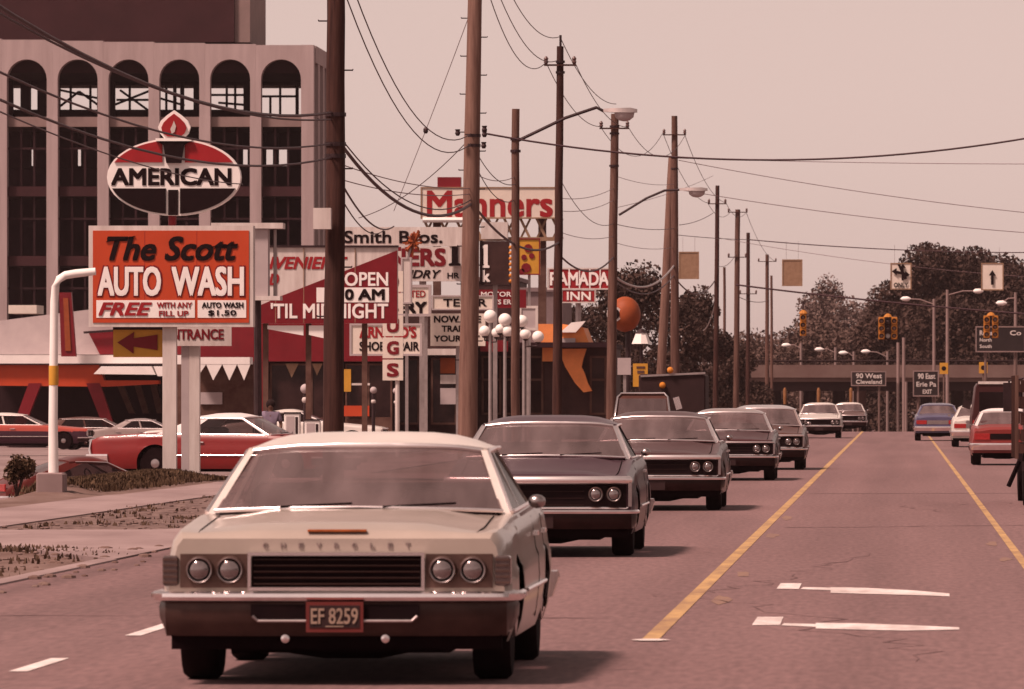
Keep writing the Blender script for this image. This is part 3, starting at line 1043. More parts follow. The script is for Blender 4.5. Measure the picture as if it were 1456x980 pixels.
# P6 -> P7 -> P8 -> P9 -> P10
wire('high left wire from crossed pair to the thin dark pole', at(944, 193, 291), at(1007, 289, 350), .55, .012)
wire('high right wire from crossed pair to the thin dark pole', at(974, 193, 291), at(1033, 289, 350), .55, .012)
wire('pale cable hanging from crossed pair to thin dark pole', at(960, 395, 291), at(1016, 400, 350), .6, .03)
wire('line rising from crossed pair to the thin dark pole', at(966, 320, 291), at(1014, 303, 350), .1, .014)
wire('left wire between thin dark pole and T topped pole', at(1007, 290, 350), at(1038, 302, 405), .4, .012)
wire('right wire between thin dark pole and T topped pole', at(1033, 290, 350), at(1061, 302, 405), .4, .012)
wire('low line between thin dark pole and T topped pole', at(1020, 378, 350), at(1046, 362, 405), .25, .014)
wire('pale drop cable hanging on the thin dark pole', at(1017, 432, 350), at(1000, 470, 352), .25, .03, 'steel')
wire('wire from T topped pole down to the farthest crossarm pole', at(1061, 302, 405), at(1103, 372, 497), .5, .013)
wire('low line linking the far poles together', at(1046, 420, 405), at(1091, 428, 497), .2, .02)
for k, (a, b, c, d, ya, yb) in enumerate(((480, 232, 668, 268, 118, 155), (480, 254, 668, 276, 118, 155), (674, 246, 731, 252, 155, 171), (796, 300, 872, 285, 193, 230), (796, 282, 872, 268, 193, 230),
                                          (796, 330, 872, 336, 193, 230), (874, 250, 958, 262, 230, 291), (874, 345, 956, 352, 230, 291), (874, 296, 1014, 250, 230, 350))):
    wire('faint line %s' % ('above the thick bundle beside the nearest pole', 'just over the shop roofs beside the nearest pole', 'between second pole and lamp pole', 'rising gently past the black pole', 'highest of three past the black pole',
                            'lowest of three past the black pole', 'upper line from brown lamp pole to crossed pair', 'lower line from brown lamp pole to crossed pair', 'passing behind the crossed pair tops')[k], at(a, b, ya), at(c, d, yb), .12, .009, 'wire_far')
# cross street wires
wire('long dark wire crossing the road from second pole to far right', at(690, 190, 155), (9.4, 155, 8.7), 1.28, .020, n=40)
wire('thin level wire crossing the road below the long dark wire', at(962, 225, 291), (12, 288, 10.30), .12, .012, 'wire_far', n=30)
wire('upper thin wire sloping down rightward across the sky', at(965, 228, 291), (11.5, 300, 8.2), .35, .013, 'wire_far', n=30)
wire('middle thin wire sloping down rightward across the sky', at(966, 270, 291), (11.5, 300, 7.6), .35, .013, 'wire_far', n=30)
wire('wire over the road that the lane signs hang from', at(1066, 341, 335), (10, 335, 7.9), .26, .022, n=30)
wire('short wire holding the brown sign back by the crossed poles', at(952, 333, 300), at(1066, 341, 335), .04, .014)
wire('faint wire just under the sign carrying wire', at(1020, 338, 350), (10, 350, 6.8), .35, .010, 'wire_far', n=30)
wire('dark span wire over the road carrying the traffic lights', at(1046, 405, 345), (10, 345, 5.0), .16, .04, n=30)


# ------------------------------------------------------------------ lane signs and traffic lights over the road
def frame_rect(mb, x0, x1, z0, z1, y, wd, d=.02):
    mb.box(x0, x1, y - d, y, z0, z0 + wd)
    mb.box(x0, x1, y - d, y, z1 - wd, z1)
    mb.box(x0, x0 + wd, y - d, y, z0 + wd + .002, z1 - wd - .002)
    mb.box(x1 - wd, x1, y - d, y, z0 + wd + .002, z1 - wd - .002)


def hang_sign(label, x0, y0, x1, y1, m, Y=335.0, wy=346):
    t = thing('lane_sign', label, 'road sign', at((x0 + x1) / 2, y1, Y), 'lane signs hung over the road')
    mb = MB()
    pbox(mb, x0, y0, x1, y1, Y, .05)
    mb.build('panel', m, t)
    mb = MB()
    frame_rect(mb, PX(x0, Y), PX(x1, Y), PZ(y1, Y), PZ(y0, Y), Y, .05)
    mb.build('border', 'brown_back', t)
    for px in (x0 + 6, x1 - 6):
        MB().tube([at(px, y0 + 4, Y + .02), at(px, wy, Y + .02)], .006, 5).build('hanger_rod', 'wire_far', t)
    return t


hang_sign('brown back of a lane sign beside the crossed poles', 965, 358, 994, 397, 'brown_back', wy=338)
hang_sign('brown back of a lane sign alone against the sky', 1112, 369, 1141, 407, 'brown_back', wy=343)
t = hang_sign('white lane sign with turning arrows above the middle traffic light', 1266, 374, 1296, 412, 'cream', wy=349)
Y = 334.96
mb = MB()
mb.prism([(PX(a, Y), PZ(b, Y)) for a, b in ((1284, 375), (1288, 381), (1285, 381), (1285, 399), (1282, 399), (1282, 381), (1279, 381))], Y - .02, Y - .004)
mb.prism([(PX(a, Y), PZ(b, Y)) for a, b in ((1268, 386), (1275, 381), (1275, 385), (1287, 388), (1287, 385), (1294, 391), (1287, 395), (1287, 392), (1275, 389), (1275, 392))], Y - .03, Y - .021)
mb.prism([(PX(a, Y), PZ(b, Y)) for a, b in ((1276, 376), (1280, 376), (1290, 396), (1286, 398))], Y - .038, Y - .031)
mb.build('arrow', 'ink', t)
ptext('ONLY', 1271, 402, 1291, 409, Y, 'ink', t)
t = hang_sign('white lane sign with a single up arrow', 1395, 374, 1427, 413, 'cream', wy=352)
mb = MB()
mb.prism([(PX(a, Y), PZ(b, Y)) for a, b in ((1411, 384), (1416, 392), (1413, 392), (1413, 405), (1409, 405), (1409, 392), (1406, 392))], Y - .02, Y - .004)
mb.build('arrow', 'ink', t)


def signal(label, cx, top, faces, Y=345.0, wy=440, lit=None):
    t = thing('traffic_light', label, 'traffic light', at(cx, top, Y), 'traffic lights hung over the road')
    s = Y / F
    MB().tube([at(cx, top, Y), at(cx, wy, Y)], .03, 6).build('hanger', 'dark_metal', t)
    for fx in faces:
        x = PX(cx + fx, Y)
        z1 = PZ(top, Y)
        mb = MB()
        mb.cbox(x - .14, x + .14, Y - .12, Y + .12, z1 - 1.0, z1, .02)
        mb.build('housing', 'signal_dark' if (fx == 0 and len(faces) > 1) else 'signal', t)
        for k in range(3):
            z = z1 - .18 - k * .33
            c = (x, Y - .12, z)
            MB().lathe(c, [(.13, 0), (.135, -.18), (.12, -.18), (.11, -.02)], 'y', 12).build('visor', 'signal_dark' if (fx == 0 and len(faces) > 1) else 'signal', t)
            MB().lathe((x, Y - .13, z), [(.115, 0), (.10, -.03), (.02, -.05)], 'y', 12).build('lens', 'globe' if (lit == k and fx == 0) else 'lens_dark', t)
    mb = MB()
    mb.lathe((PX(cx, Y), Y, PZ(top, Y)), [(.20, 0), (.14, .1), (.04, .16)], n=10)
    mb.build('cap', 'signal', t)
    return t


signal('middle traffic light cluster of three yellow heads with bright bottom lens', 1262.5, 451, (-9, 0, 9), lit=2, wy=444)
signal('left traffic light hanging alone in front of pale trees', 1142, 446, (0,), wy=429)
signal('right traffic light hanging above the big guide sign', 1409, 449, (-6, 6), wy=456)


# pale street lamps and guide signs near the bridge
def far_lamp(label, px, top, base, ax, ay, Y):
    t = thing('street_lamp', label, 'street lamp', (PX(px, Y), Y, zg(3, Y)), 'pale street lamps by the bridge')
    MB().tube([(PX(px, Y), Y, zg(3, Y)), at(px, top, Y)], [.13, .09], 8).build('post', 'facade_dim', t, 50)
    MB().tube([at(px, top + 8, Y), at((px + ax) / 2, (top + ay) / 2 + 1, Y), at(ax, ay, Y)], .05, 6).build('arm', 'facade_dim', t)
    MB().lathe(at(ax, ay, Y), [(.02, -.35), (.14, -.2), (.16, .1), (.05, .32)], 'x', 8).build('lamp_head', 'white', t, 50)


far_lamp('pale lamp post whose arm points left', 1328, 425, 520, 1288, 425, 500)
far_lamp('pale lamp post whose arm points right', 1347, 412, 520, 1391, 414, 490)
far_lamp('pale lamp arm at the right edge over the guide sign', 1444, 416, 520, 1424, 431, 470)

for k, (px, top, ax, ay, wd) in enumerate(((1262, 500, 1231, 500, 'leftward arm above the middle of the bridge'), (1139, 488, 1118, 491, 'short arm above the left end of the bridge'), (1188, 494, 1165, 497, 'arm over the low bushy trees'), (1214, 500, 1199, 502, 'shortest arm over the bridge rail'))):
    far_lamp('distant lamp with ' + wd, px, top, 520, ax, ay, 560)


def guide(label, x0, y0, x1, y1, Y, rows):
    t = thing('guide_sign', label, 'road sign', (PX((x0 + x1) / 2, Y), Y, zg(3, Y)), 'dark highway guide signs')
    mb = MB()
    pbox(mb, x0, y0, x1, y1, Y, .08)
    mb.build('panel', 'sign_green', t)
    mb = MB()
    frame_rect(mb, PX(x0, Y), PX(x1, Y), PZ(y1, Y), PZ(y0, Y), Y, .07)
    mb.build('border', 'facade_dim', t)
    for s, a, b, c, d in rows:
        ptext(s, a, b, c, d, Y - .005, 'white_worn', t, .03)
    for u in (.2, .8):
        px = x0 + (x1 - x0) * u
        MB().tube([(PX(px, Y + .2), Y + .2, zg(3, Y) - .1), at(px, y0 + 4, Y + .2)], .08, 6).build('post', 'bridge', t)


guide('dark guide sign on the bridge reading two rows of white words', 1210, 528, 1260, 549, 543, [('90 West', 1217, 531, 1254, 538), ('Cleveland', 1217, 540, 1254, 546)])
guide('squarish dark guide sign with three rows of white words', 1298, 527, 1335, 564, 470, [('90 East', 1305, 531, 1330, 539), ('Erie Pa', 1303, 543, 1331, 550), ('EXIT', 1312, 554, 1325, 560)])
guide('large dark guide sign at the right edge under a traffic light', 1387, 464, 1458, 501, 440, [('Route', 1393, 470, 1412, 477), ('North', 1393, 481, 1410, 486), ('South', 1393, 490, 1410, 495), ('Co', 1436, 470, 1452, 477)])
for px, py, lab in ((1342, 524, 'small yellow sign beside the squarish guide sign'), (1398, 523, 'small yellow sign under the large guide sign')):
    Y = 465
    t = thing('warning_sign', lab, 'road sign', (PX(px, Y), Y, zg(3, Y)), 'small yellow signs by the bridge')
    mb = MB()
    pbox(mb, px - 6, py - 8, px + 6, py + 8, Y, .04)
    mb.build('panel', 'sign_yellow', t)
    mb = MB()
    mb.lathe(at(px, py, Y - .01), [(.14, 0), (.14, .012)], 'y', 12)
    mb.build('emblem', 'ink', t)
    MB().tube([(PX(px, Y + .1), Y + .1, zg(3, Y)), at(px, py - 6, Y + .1)], .05, 6).build('post', 'bridge', t)
for px, py0, py1, lab in ((1277, 545, 606, 'pale slender post under the bridge'), (1288, 543, 600, 'pale slender post right of its twin under the bridge'), (1277, 487, 520, 'pale pipe post above the bridge rail'), (1285, 480, 520, 'bent topped pale pipe post above the bridge rail')):
    Y = 530
    z0 = zroad(Y) if py0 > 530 else PZ(py1, Y) - 2.5
    mb = MB()
    mb.tube([(PX(px, Y), Y, zroad(Y)), at(px, py0, Y)], .11, 8)
    tag(mb.build('marker_post', 'facade_dim', None, 50, loc=(PX(px, Y), Y, zroad(Y))), lab, 'post')
Y = 538
for px, lab in ((1116, 'leftmost orange barrel lamp under the bridge'), (1164, 'middle orange barrel lamp under the bridge'), (1210, 'rightmost orange barrel lamp under the bridge')):
    t = thing('work_light', lab, 'work light', (PX(px, Y), Y, zroad(Y)), 'orange barrel lamps under the bridge')
    MB().tube([(PX(px, Y), Y, zroad(Y)), at(px, 575, Y)], .05, 6).build('post', 'dark_metal', t)
    MB().lathe(at(px, 575, Y), [(.10, 0), (.12, .5), (.12, 1.0), (.06, 1.15)], n=10).build('barrel', 'barrel', t, 40)


# ------------------------------------------------------------------ signs on the left
def oil_sign():
    Y = 146.0
    t = thing('oval_sign', 'red white and black oval fuel sign topped by a flame torch', 'sign', at(245, 320, Y))
    cx, cz = PX(247, Y), PZ(252, Y)
    s = Y / F
    ell = lambda rx, rz, n=40, a0=0, a1=6.28318: [(cx + rx * math.cos(a0 + (a1 - a0) * k / n), cz + rz * math.sin(a0 + (a1 - a0) * k / n)) for k in range(n + (0 if a1 - a0 > 6.2 else 1))]
    MB().prism(ell(95 * s, 55 * s), Y, Y + .30).build('cabinet', 'white', t)
    # coloured fields, each proud of the cabinet face
    def field(px0, px1, upper, m):
        lim = 231 if upper else 268
        pts = []
        n = 14
        rx, rz = 92 * s, 52.3 * s
        xa, xb = (px0 - 247) * s, (px1 - 247) * s
        zl = (252 - lim) * s
        xlim = rx * math.sqrt(max(0, 1 - (zl / rz) ** 2))
        xa, xb = max(xa, -xlim), min(xb, xlim)
        for k in range(n + 1):
            x = xa + (xb - xa) * k / n
            z = rz * math.sqrt(max(0, 1 - (x / rx) ** 2)) * (1 if upper else -1)
            pts.append((cx + x, cz + z))
        pts += [(cx + xb, cz + zl), (cx + xa, cz + zl)]
        MB().prism(pts, Y - .03, Y + .002).build('colour_field', m, t)
    field(150, 231, True, 'sign_red')
    field(263, 345, True, 'sign_red')
    field(150, 236, False, 'ink')
    field(256, 345, False, 'ink')
    mb = MB()
    pbox(mb, 239, 270, 253, 306, Y - .02, .022)
    mb.build('torch_stem', 'ink', t)
    ptext('AMERICAN', 158, 239, 329, 264, Y, 'ink', t, .045)
    mb = MB()
    mb.prism([(PX(a, Y), PZ(b, Y)) for a, b in ((224, 201), (271, 201), (262, 207), (258, 232), (237, 232), (233, 207))], Y - .10, Y + .10)
    mb.build('torch_cup', 'ink', t)
    mb = MB()
    mb.prism([(PX(a, Y), PZ(b, Y)) for a, b in ((222, 197), (273, 197), (273, 201), (222, 201))], Y - .12, Y + .12)
    mb.build('torch_rim', 'white', t)
    fl = [(248, 157), (258, 164), (267, 172), (271, 181), (268, 190), (261, 197), (234, 197), (228, 190), (225, 181), (229, 172), (238, 164)]
    MB().prism([(PX(a, Y), PZ(b, Y)) for a, b in fl], Y - .06, Y + .10).build('flame', 'white', t)
    fi = [(248, 162), (256, 168), (263, 175), (266, 182), (263, 190), (257, 194.5), (239, 194.5), (232, 190), (230, 182), (233, 175), (240, 168)]
    MB().prism([(PX(a, Y), PZ(b, Y)) for a, b in fi], Y - .10, Y - .058).build('flame_core', 'sign_red', t)
    MB().prism([(PX(a, Y), PZ(b, Y)) for a, b in ((248, 172), (251, 180), (249, 188), (245, 191), (243, 184), (246, 178))], Y - .12, Y - .102).build('flame_highlight', 'white_worn', t)
    MB().tube([at(245, 330, Y + .15), at(245, 303, Y + .15)], .08, 8).build('neck', 'sign_maroon', t)


def wash_sign():
    Y = 146.0
    t = thing('wash_sign', 'orange car wash sign in a white cabinet on a tall white post', 'sign', (PX(240, Y), Y, zg(PX(240, Y), Y)))
    Yf = Y - .12
    mb = MB()
    pbox(mb, 126, 321, 360, 465, Yf, .45)
    mb.build('cabinet', 'white_worn', t)
    mb = MB()
    pbox(mb, 132, 328, 354, 459, Yf - .015, .02)
    mb.build('face', 'sign_orange', t)
    for px in (206, 280):
        MB().box(PX(px, Yf) - .004, PX(px, Yf) + .004, Yf - .0165, Yf - .014, PZ(426, Yf), PZ(329, Yf)).build('panel_seam', 'sign_maroon', t)
    Yt = Yf - .018
    ptext('The Scott', 152, 336, 338, 371, Yt, 'ink', t, .035, .28)
    MB().bar(at(151, 344, Yt - .004), at(192, 336, Yt - .004), .04, .012).build('letter_stroke', 'ink', t)
    MB().bar(at(300, 351, Yt - .004), at(338, 347, Yt - .004), .035, .012).build('letter_stroke', 'ink', t)
    for word, xa, xb in (('AUTO', 137, 231), ('WASH', 242, 349)):
        mb = MB()
        add_text(mb, word, PX(xa, Yt), PX(xb, Yt), PZ(423, Yt), PZ(377, Yt), Yt, .055, 0, .006)
        mb.build('lettering_outline', 'sign_maroon', t)
        mb = MB()
        add_text(mb, word, PX(xa + 2, Yt), PX(xb - 2, Yt), PZ(421, Yt), PZ(379, Yt), Yt - .008, .03, 0, .01)
        mb.build('lettering', 'white', t)
    for a, b in ((137, 277), (281, 350)):
        mb = MB()
        pbox(mb, a, 427, b, 452, Yt - .006, .01)
        mb.build('price_panel', 'white', t)
    Yq = Yt - .007
    ptext('FREE', 140, 430, 216, 449, Yq, 'sign_red', t, .045, .3)
    ptext('WITH ANY', 223, 430, 273, 438, Yq, 'sign_red', t, .035)
    ptext('FILL UP', 226, 442, 268, 450, Yq, 'sign_red', t, .035)
    ptext('AUTO WASH', 287, 430, 346, 438, Yq, 'ink', t, .035)
    ptext('$1.50', 296, 441, 336, 450, Yq, 'ink', t, .035)
    mb = MB()
    mb.lathe((PX(240, Y), Y + .1, zg(PX(240, Y), Y) - .2), [(.118, 0), (.118, PZ(465, Y) - zg(PX(240, Y), Y) + .2)], n=4)
    o = MB()
    o.box(PX(231, Y), PX(250.5, Y), Y, Y + .22, zg(PX(240, Y), Y) - .2, PZ(465, Yf)).build('post', 'white_worn', t)
    # arrow board
    Ya = Y + .24
    t2 = thing('arrow_sign', 'yellow board with a red arrow pointing left under the car wash sign', 'sign', at(195, 508, Ya))
    mb = MB()
    pbox(mb, 161, 466, 231, 508, Ya, .18)
    mb.build('board', 'sign_yellow', t2)
    mb = MB()
    pbox(mb, 160.5, 464, 232, 469, Ya - .02, .22)
    mb.build('top_rail', 'dark_metal', t2)
    mb = MB()
    mb.prism([(PX(a, Ya), PZ(b, Ya)) for a, b in ((167, 487), (191, 472), (190, 481), (224, 476), (224, 498), (190, 493), (190, 503))], Ya - .03, Ya - .001)
    mb.build('arrow', 'sign_maroon', t2)
    # second post and entrance board behind
    Yb = 149.0
    t3 = thing('entrance_sign', 'white entrance board with red letters on a pale post', 'sign', (PX(270, Yb), Yb, zg(PX(270, Yb), Yb)))
    mb = MB()
    pbox(mb, 232, 464, 329, 492, Yb, .08)
    mb.build('board', 'white_worn', t3)
    ptext('ENTRANCE', 236, 468, 318, 483, Yb, 'sign_maroon', t3, .03)
    MB().box(PX(257, Yb), PX(268, Yb), Yb + .1, Yb + .3, zg(PX(262, Yb), Yb), PZ(492, Yb)).build('post', 'white_grey', t3)
    MB().box(PX(268.3, Yb), PX(283, Yb), Yb + .09, Yb + .31, zg(PX(275, Yb), Yb), PZ(492, Yb)).build('post', 'white_worn', t3)
    # pale cabinet to the right, seen edge on
    Yc = 166.0
    t4 = thing('sign_cabinet', 'blank pale cabinet with projecting ledges right of the car wash sign', 'sign', at(372, 430, Yc))
    mb = MB()
    pbox(mb, 352, 326, 381, 423, Yc, .5)
    mb.build('cabinet', 'white_grey', t4)
    for a, b, c, d in ((300, 317, 402, 325), (352, 421, 398, 427)):
        mb = MB()
        pbox(mb, a, b, c, d, Yc - .1, .7)
        mb.build('ledge', 'white_worn', t4)
    MB().tube([at(391, 325, Yc + .3), at(391, 422, Yc + .3)], .035, 6).build('rod', 'steel', t4)
    MB().tube([at(366, 427, Yc + .3), (PX(366, Yc), Yc + .3, zg(-12.5, Yc))], .08, 8).build('post', 'dark_metal', t4)


oil_sign()
wash_sign()


def lamp_post():
    Y = 126.0
    x = PX(76, Y)
    zb = zg(x, Y)
    t = thing('lamp_post', 'white bent pipe lamp post on a concrete block by the sidewalk', 'lamp post', (x, Y, zb))
    MB().cbox(PX(54, Y), PX(93, Y), Y - .28, Y + .28, zb - .15, zb + .24, .03).build('footing', 'concrete', t)
    MB().tube([(x, Y, zb + .2), at(75.5, 600, Y), at(77, 430, Y), at(79, 408, Y), at(84, 397, Y), at(93, 391.5, Y), at(108, 389, Y), at(136, 386, Y)],
              [.085, .075, .065, .064, .064, .066, .068, .06], 12).build('pipe', 'white', t, 50)
    MB().lathe(at(76.3, 548, Y), [(.078, 0), (.08, .02), (.08, .30), (.078, .32)], n=12).build('band', 'sign_yellow', t, 50)


lamp_post()


def board(name, label, cat, Y, rect, m, depth=.25, posts=(), texts=(), frame=None, group=None, post_m='steel', post_w=.09):
    x0, y0, x1, y1 = rect
    xc = PX((x0 + x1) / 2, Y)
    t = thing(name, label, cat, (xc, Y, zg(xc, Y) if posts else PZ(y1, Y)), group)
    mb = MB()
    pbox(mb, x0, y0, x1, y1, Y, depth)
    mb.build('panel', m, t)
    if frame:
        mb = MB()
        frame_rect(mb, PX(x0, Y), PX(x1, Y), PZ(y1, Y), PZ(y0, Y), Y, frame[1], .03)
        mb.build('border', frame[0], t)
    for px in posts:
        MB().box(PX(px, Y) - post_w / 2, PX(px, Y) + post_w / 2, Y + depth + .01, Y + depth + .01 + post_w, zg(PX(px, Y), Y), PZ(y0 + 4, Y)).build('post', post_m, t)
    for tx in texts:
        s, a, b, c, d, tm = tx[:6]
        ptext(s, a, b, c, d, Y - .001, tm, t, tx[6] if len(tx) > 6 else .03, tx[7] if len(tx) > 7 else 0)
    return t


# convenience store sign: white upper triangle, red lower triangle
Y = 188.0
t = board('store_sign', 'red and white diagonal store sign with opening hours behind the nearest pole', 'sign', Y, (322, 352, 565, 460), 'white_worn', .3, (376, 437, 517), post_m='brick_dark', post_w=.13,
          texts=(('CONVENIENT', 332, 365, 494, 383, 'sign_red', .04, .25), ('FOOD', 345, 389, 397, 406, 'sign_red', .04, .25),))
mb = MB()
mb.prism([(PX(a, Y), PZ(b, Y)) for a, b in ((322, 452), (357, 440), (400, 421), (565, 356), (565, 460), (322, 460))], Y - .03, Y - .004)
mb.build('red_field', 'sign_maroon', t)
ptext('OPEN', 490, 387, 552, 407, Y - .031, 'white', t, .025)
mb = MB()
pbox(mb, 450, 409, 553, 430, Y - .04, .008)
mb.build('hours_panel', 'white', t)
ptext('10', 482, 411, 503, 427, Y - .041, 'ink', t, .05)
ptext('AM', 509, 411, 547, 427, Y - .041, 'ink', t, .05)
ptext("'TIL MIDNIGHT", 385, 431, 552, 453, Y - .031, 'white', t, .025)
for px in (392, 432, 505):
    zt_, zb_ = PZ(353, Y), PZ(459, Y)
    MB().box(PX(px, Y) - .008, PX(px, Y) + .008, Y - .0315, Y - .0005, zb_, zt_).build('panel_seam', 'brown_back', t)
MB().box(PX(320, Y), PX(566, Y), Y - .05, Y + .32, PZ(352, Y), PZ(349, Y)).build('top_cap', 'dark_metal', t)
for a, b in ((380, 431), (439, 462)):
    mb = MB()
    mb.prism([(PX(a, Y), PZ(463, Y)), (PX(b, Y), PZ(463, Y)), (PX(b, Y), PZ(466 + (b - 380) * .14 + 4, Y)), (PX(a, Y), PZ(468 + (a - 380) * .14, Y))], Y + .05, Y + .2)
    mb.build('light_trough', 'white', t)

# Smith Bros. cleaners
board('name_sign', 'pale sign with black lettering above the laundry sign', 'sign', 232, (478, 323, 668, 350), 'white_worn', .3, (), (('Smith Bros.', 489, 328, 629, 346, 'ink', .03),))
mb = MB()
Y = 231.8
for k in range(7):
    px = 492 + k * 14
    pbox(mb, px, 351, px + 8, 357, Y, .2)
tag(mb.build('sign_fringe', 'sign_maroon', None, loc=at(540, 357, Y)), 'row of small red blocks hanging below the black lettered sign', 'sign trim')
board('laundry_sign', 'pale laundry sign with red and black lettering beside the second pole', 'sign', 234, (462, 351, 668, 400), 'white_worn', .3, (600,),
      (('CLEANERS', 466, 353, 634, 379, 'sign_maroon', .045), ('LAUNDRY', 536, 384, 627, 396, 'ink', .03, .3), ('HR', 636, 388, 653, 396, 'ink', .03)), post_m='steel', post_w=.2)
t = thing('numeral_sign', 'dark board with large white numeral and letter k right of second pole', 'sign', at(690, 405, 236))
mb = MB()
pbox(mb, 683, 343, 724, 405, 236, .3)
mb.build('panel', 'shop_dark', t)
mb = MB()
pbox(mb, 637, 343, 660, 379, 233.7, .2)
mb.build('panel', 'white_worn', t)
def numeral_one(x0, y0, x1, y1, Y, m):
    w_ = x1 - x0
    pts = ((x0, y1), (x1, y1), (x1, y1 - 3), (x1 - w_ * .22, y1 - 4), (x1 - w_ * .22, y0), (x1 - w_ * .6, y0), (x0, y0 + 3), (x0, y0 + 6), (x0 + w_ * .25, y0 + 5), (x0 + w_ * .25, y1 - 4), (x0, y1 - 3))
    MB().prism([(PX(a, Y), PZ(b, Y)) for a, b in pts], Y - .02, Y - .002).build('lettering', m, t)


numeral_one(638, 343, 655, 378, 233.68, 'ink')
numeral_one(685, 348, 696, 381, 235.99, 'white')
ptext('k', 686, 384, 697, 401, 235.99, 'white', t, .04)
mb = MB()
pbox(mb, 682, 342, 686, 404, 235.95, .04)
mb.build('edge_strip', 'ink', t)
mb = MB()
for k in range(7):
    mb.sphere(at(726, 352 + k * 8, 236), .06, 8)
mb.build('bulb_row', 'amber', t, 60)
MB().box(PX(700, 236), PX(706, 236), 236.32, 236.5, zg(-12, 236), PZ(350, 236)).build('post', 'steel', t)
# starburst ornament
Y = 226.0
t = thing('starburst_sign', 'spiky orange starburst ornament above the pale sign column', 'sign', at(588, 365, Y))
mb = MB()
c = Vector(at(588, 345, Y))
for k in range(46):
    d = Vector((random.gauss(0, 1), random.gauss(0, 1), random.gauss(0, 1))).normalized()
    d.x *= .8
    mb.bar(c, c + d * random.uniform(.26, .42), .05)
mb.build('spikes', 'ball_orange', t)
MB().tube([at(584, 352, Y), at(580, 368, Y)], .04, 6).build('stem', 'steel', t)
board('column_sign', 'tall narrow pale cabinet right of the diagonal store sign', 'sign', 226, (570, 366, 585, 432), 'white_worn', .4, (577,), frame=('white_grey', .05))
board('bakery_sign', 'white board with small red word above bold black letters', 'sign', 230, (510, 405, 613, 450), 'cream', .2, (605,),
      (('ASSORTED', 548, 413, 605, 423, 'sign_red', .02), ('BAKERY', 517, 429, 607, 446, 'ink', .06)), frame=('white_grey', .08))
board('shoe_repair_sign', 'white board with red name over black shoe repair words', 'sign', 224, (497, 460, 600, 506), 'cream', .2, (), (
    ("ARNOLD'S", 511, 464, 592, 481, 'sign_red', .04), ('SHOE REPAIR', 511, 486, 596, 499, 'ink', .03)), frame=('white_grey', .06))
# vertical tiles D R U G S
Y = 205.0
t = thing('tile_sign', 'vertical white tile sign with maroon letters G and S lowest', 'sign', (PX(558, Y), Y, zg(PX(558, Y), Y)))
for k, ch in enumerate('SGURD'):
    y1 = 541 - k * 31.5
    mb = MB()
    pbox(mb, 544, y1 - 29.5, 573, y1, Y, .15)
    mb.build('tile', 'cream', t)
    ptext(ch, 550, y1 - 24.5, 567, y1 - 5, Y - .001, 'sign_maroon', t, .05)
MB().tube([(PX(565, Y), Y + .1, zg(-13, Y)), at(565, 540, Y + .1)], .06, 8).build('post', 'white_worn', t)
# changeable letter boards
board('name_board', 'long white board with spaced black letters behind second pole', 'sign', 228, (614, 420, 702, 441), 'cream', .15, (), (
    ('TE', 630, 425, 654, 436, 'ink', .03), ('UER', 655, 425, 692, 436, 'ink', .03)), frame=('white_grey', .04))
board('letter_board', 'white changeable letter board left of second pole', 'sign', 227, (612, 446, 690, 492), 'cream', .15, (650,), (
    ('NOW FREE', 617, 449, 684, 459, 'ink', .04), ('TRAIN', 628, 463, 664, 472, 'ink', .04), ('YOUR PET', 617, 477, 682, 486, 'ink', .04)))
board('red_store_sign', 'dark red sign with rows of white letters under the dark numeral board', 'sign', 240, (680, 412, 748, 438), 'sign_maroon', .2, (), (
    ('MOTOR', 684, 415, 727, 422, 'white', .02), ('PARTS ER', 684, 426, 727, 433, 'white', .02)))
board('blank_sign', 'small blank pale sign with rounded frame right of the lamp globes', 'sign', 246, (738, 435, 765, 470), 'white_grey', .2, (750,), frame=('white_worn', .08))
board('yellow_sign', 'yellow sign with dark red blots right of the white serif sign', 'sign', 262, (736, 339, 768, 391), 'sign_yellow', .25, (752,), frame=('sign_maroon', .04))
t = bpy.data.objects['yellow_sign']
mb = MB()
for a, b, r in ((751, 353, 6), (745, 366, 4), (756, 364, 4), (748, 381, 7), (742, 386, 4)):
    mb.lathe(at(a, b, 261.97), [(r * .0238, 0), (r * .0238, .02)], 'y', 9)
mb.build('blot', 'sign_maroon', t)

# Manners sign
Y = 300.0
t = board('restaurant_sign', 'big white rooftop sign with red serif lettering high behind the poles', 'sign', Y, (598, 266, 792, 311), 'cream', .5, (620, 770), frame=('brown_back', .05), post_m='brick_dark', post_w=.3)
ptext('Manners', 607, 271, 786, 309, Y - .001, 'sign_red', t, .03)
mb = MB()
pbox(mb, 622, 252, 655, 266, Y + .1, .6)
mb.build('top_box', 'sign_maroon', t)
MB().tube([at(601, 313, Y - .1), at(660, 313, Y - .1)], .10, 8).build('light_tube', 'white', t)
mb = MB()
for k in range(9):
    px = 602 + k * 23
    mb.bar(at(px, 311, Y + .2), at(px + 14, 340, Y + .2), .10)
    mb.bar(at(px + 14, 311, Y + .3), at(px, 340, Y + .3), .08)
mb.bar(at(600, 340, Y + .2), at(790, 340, Y + .2), .15)
mb.build('scaffold', 'brown_back', t)
mb = MB()
pbox(mb, 684, 316, 722, 340, Y - .3, .3)
mb.build('lower_box', 'white_worn', t)

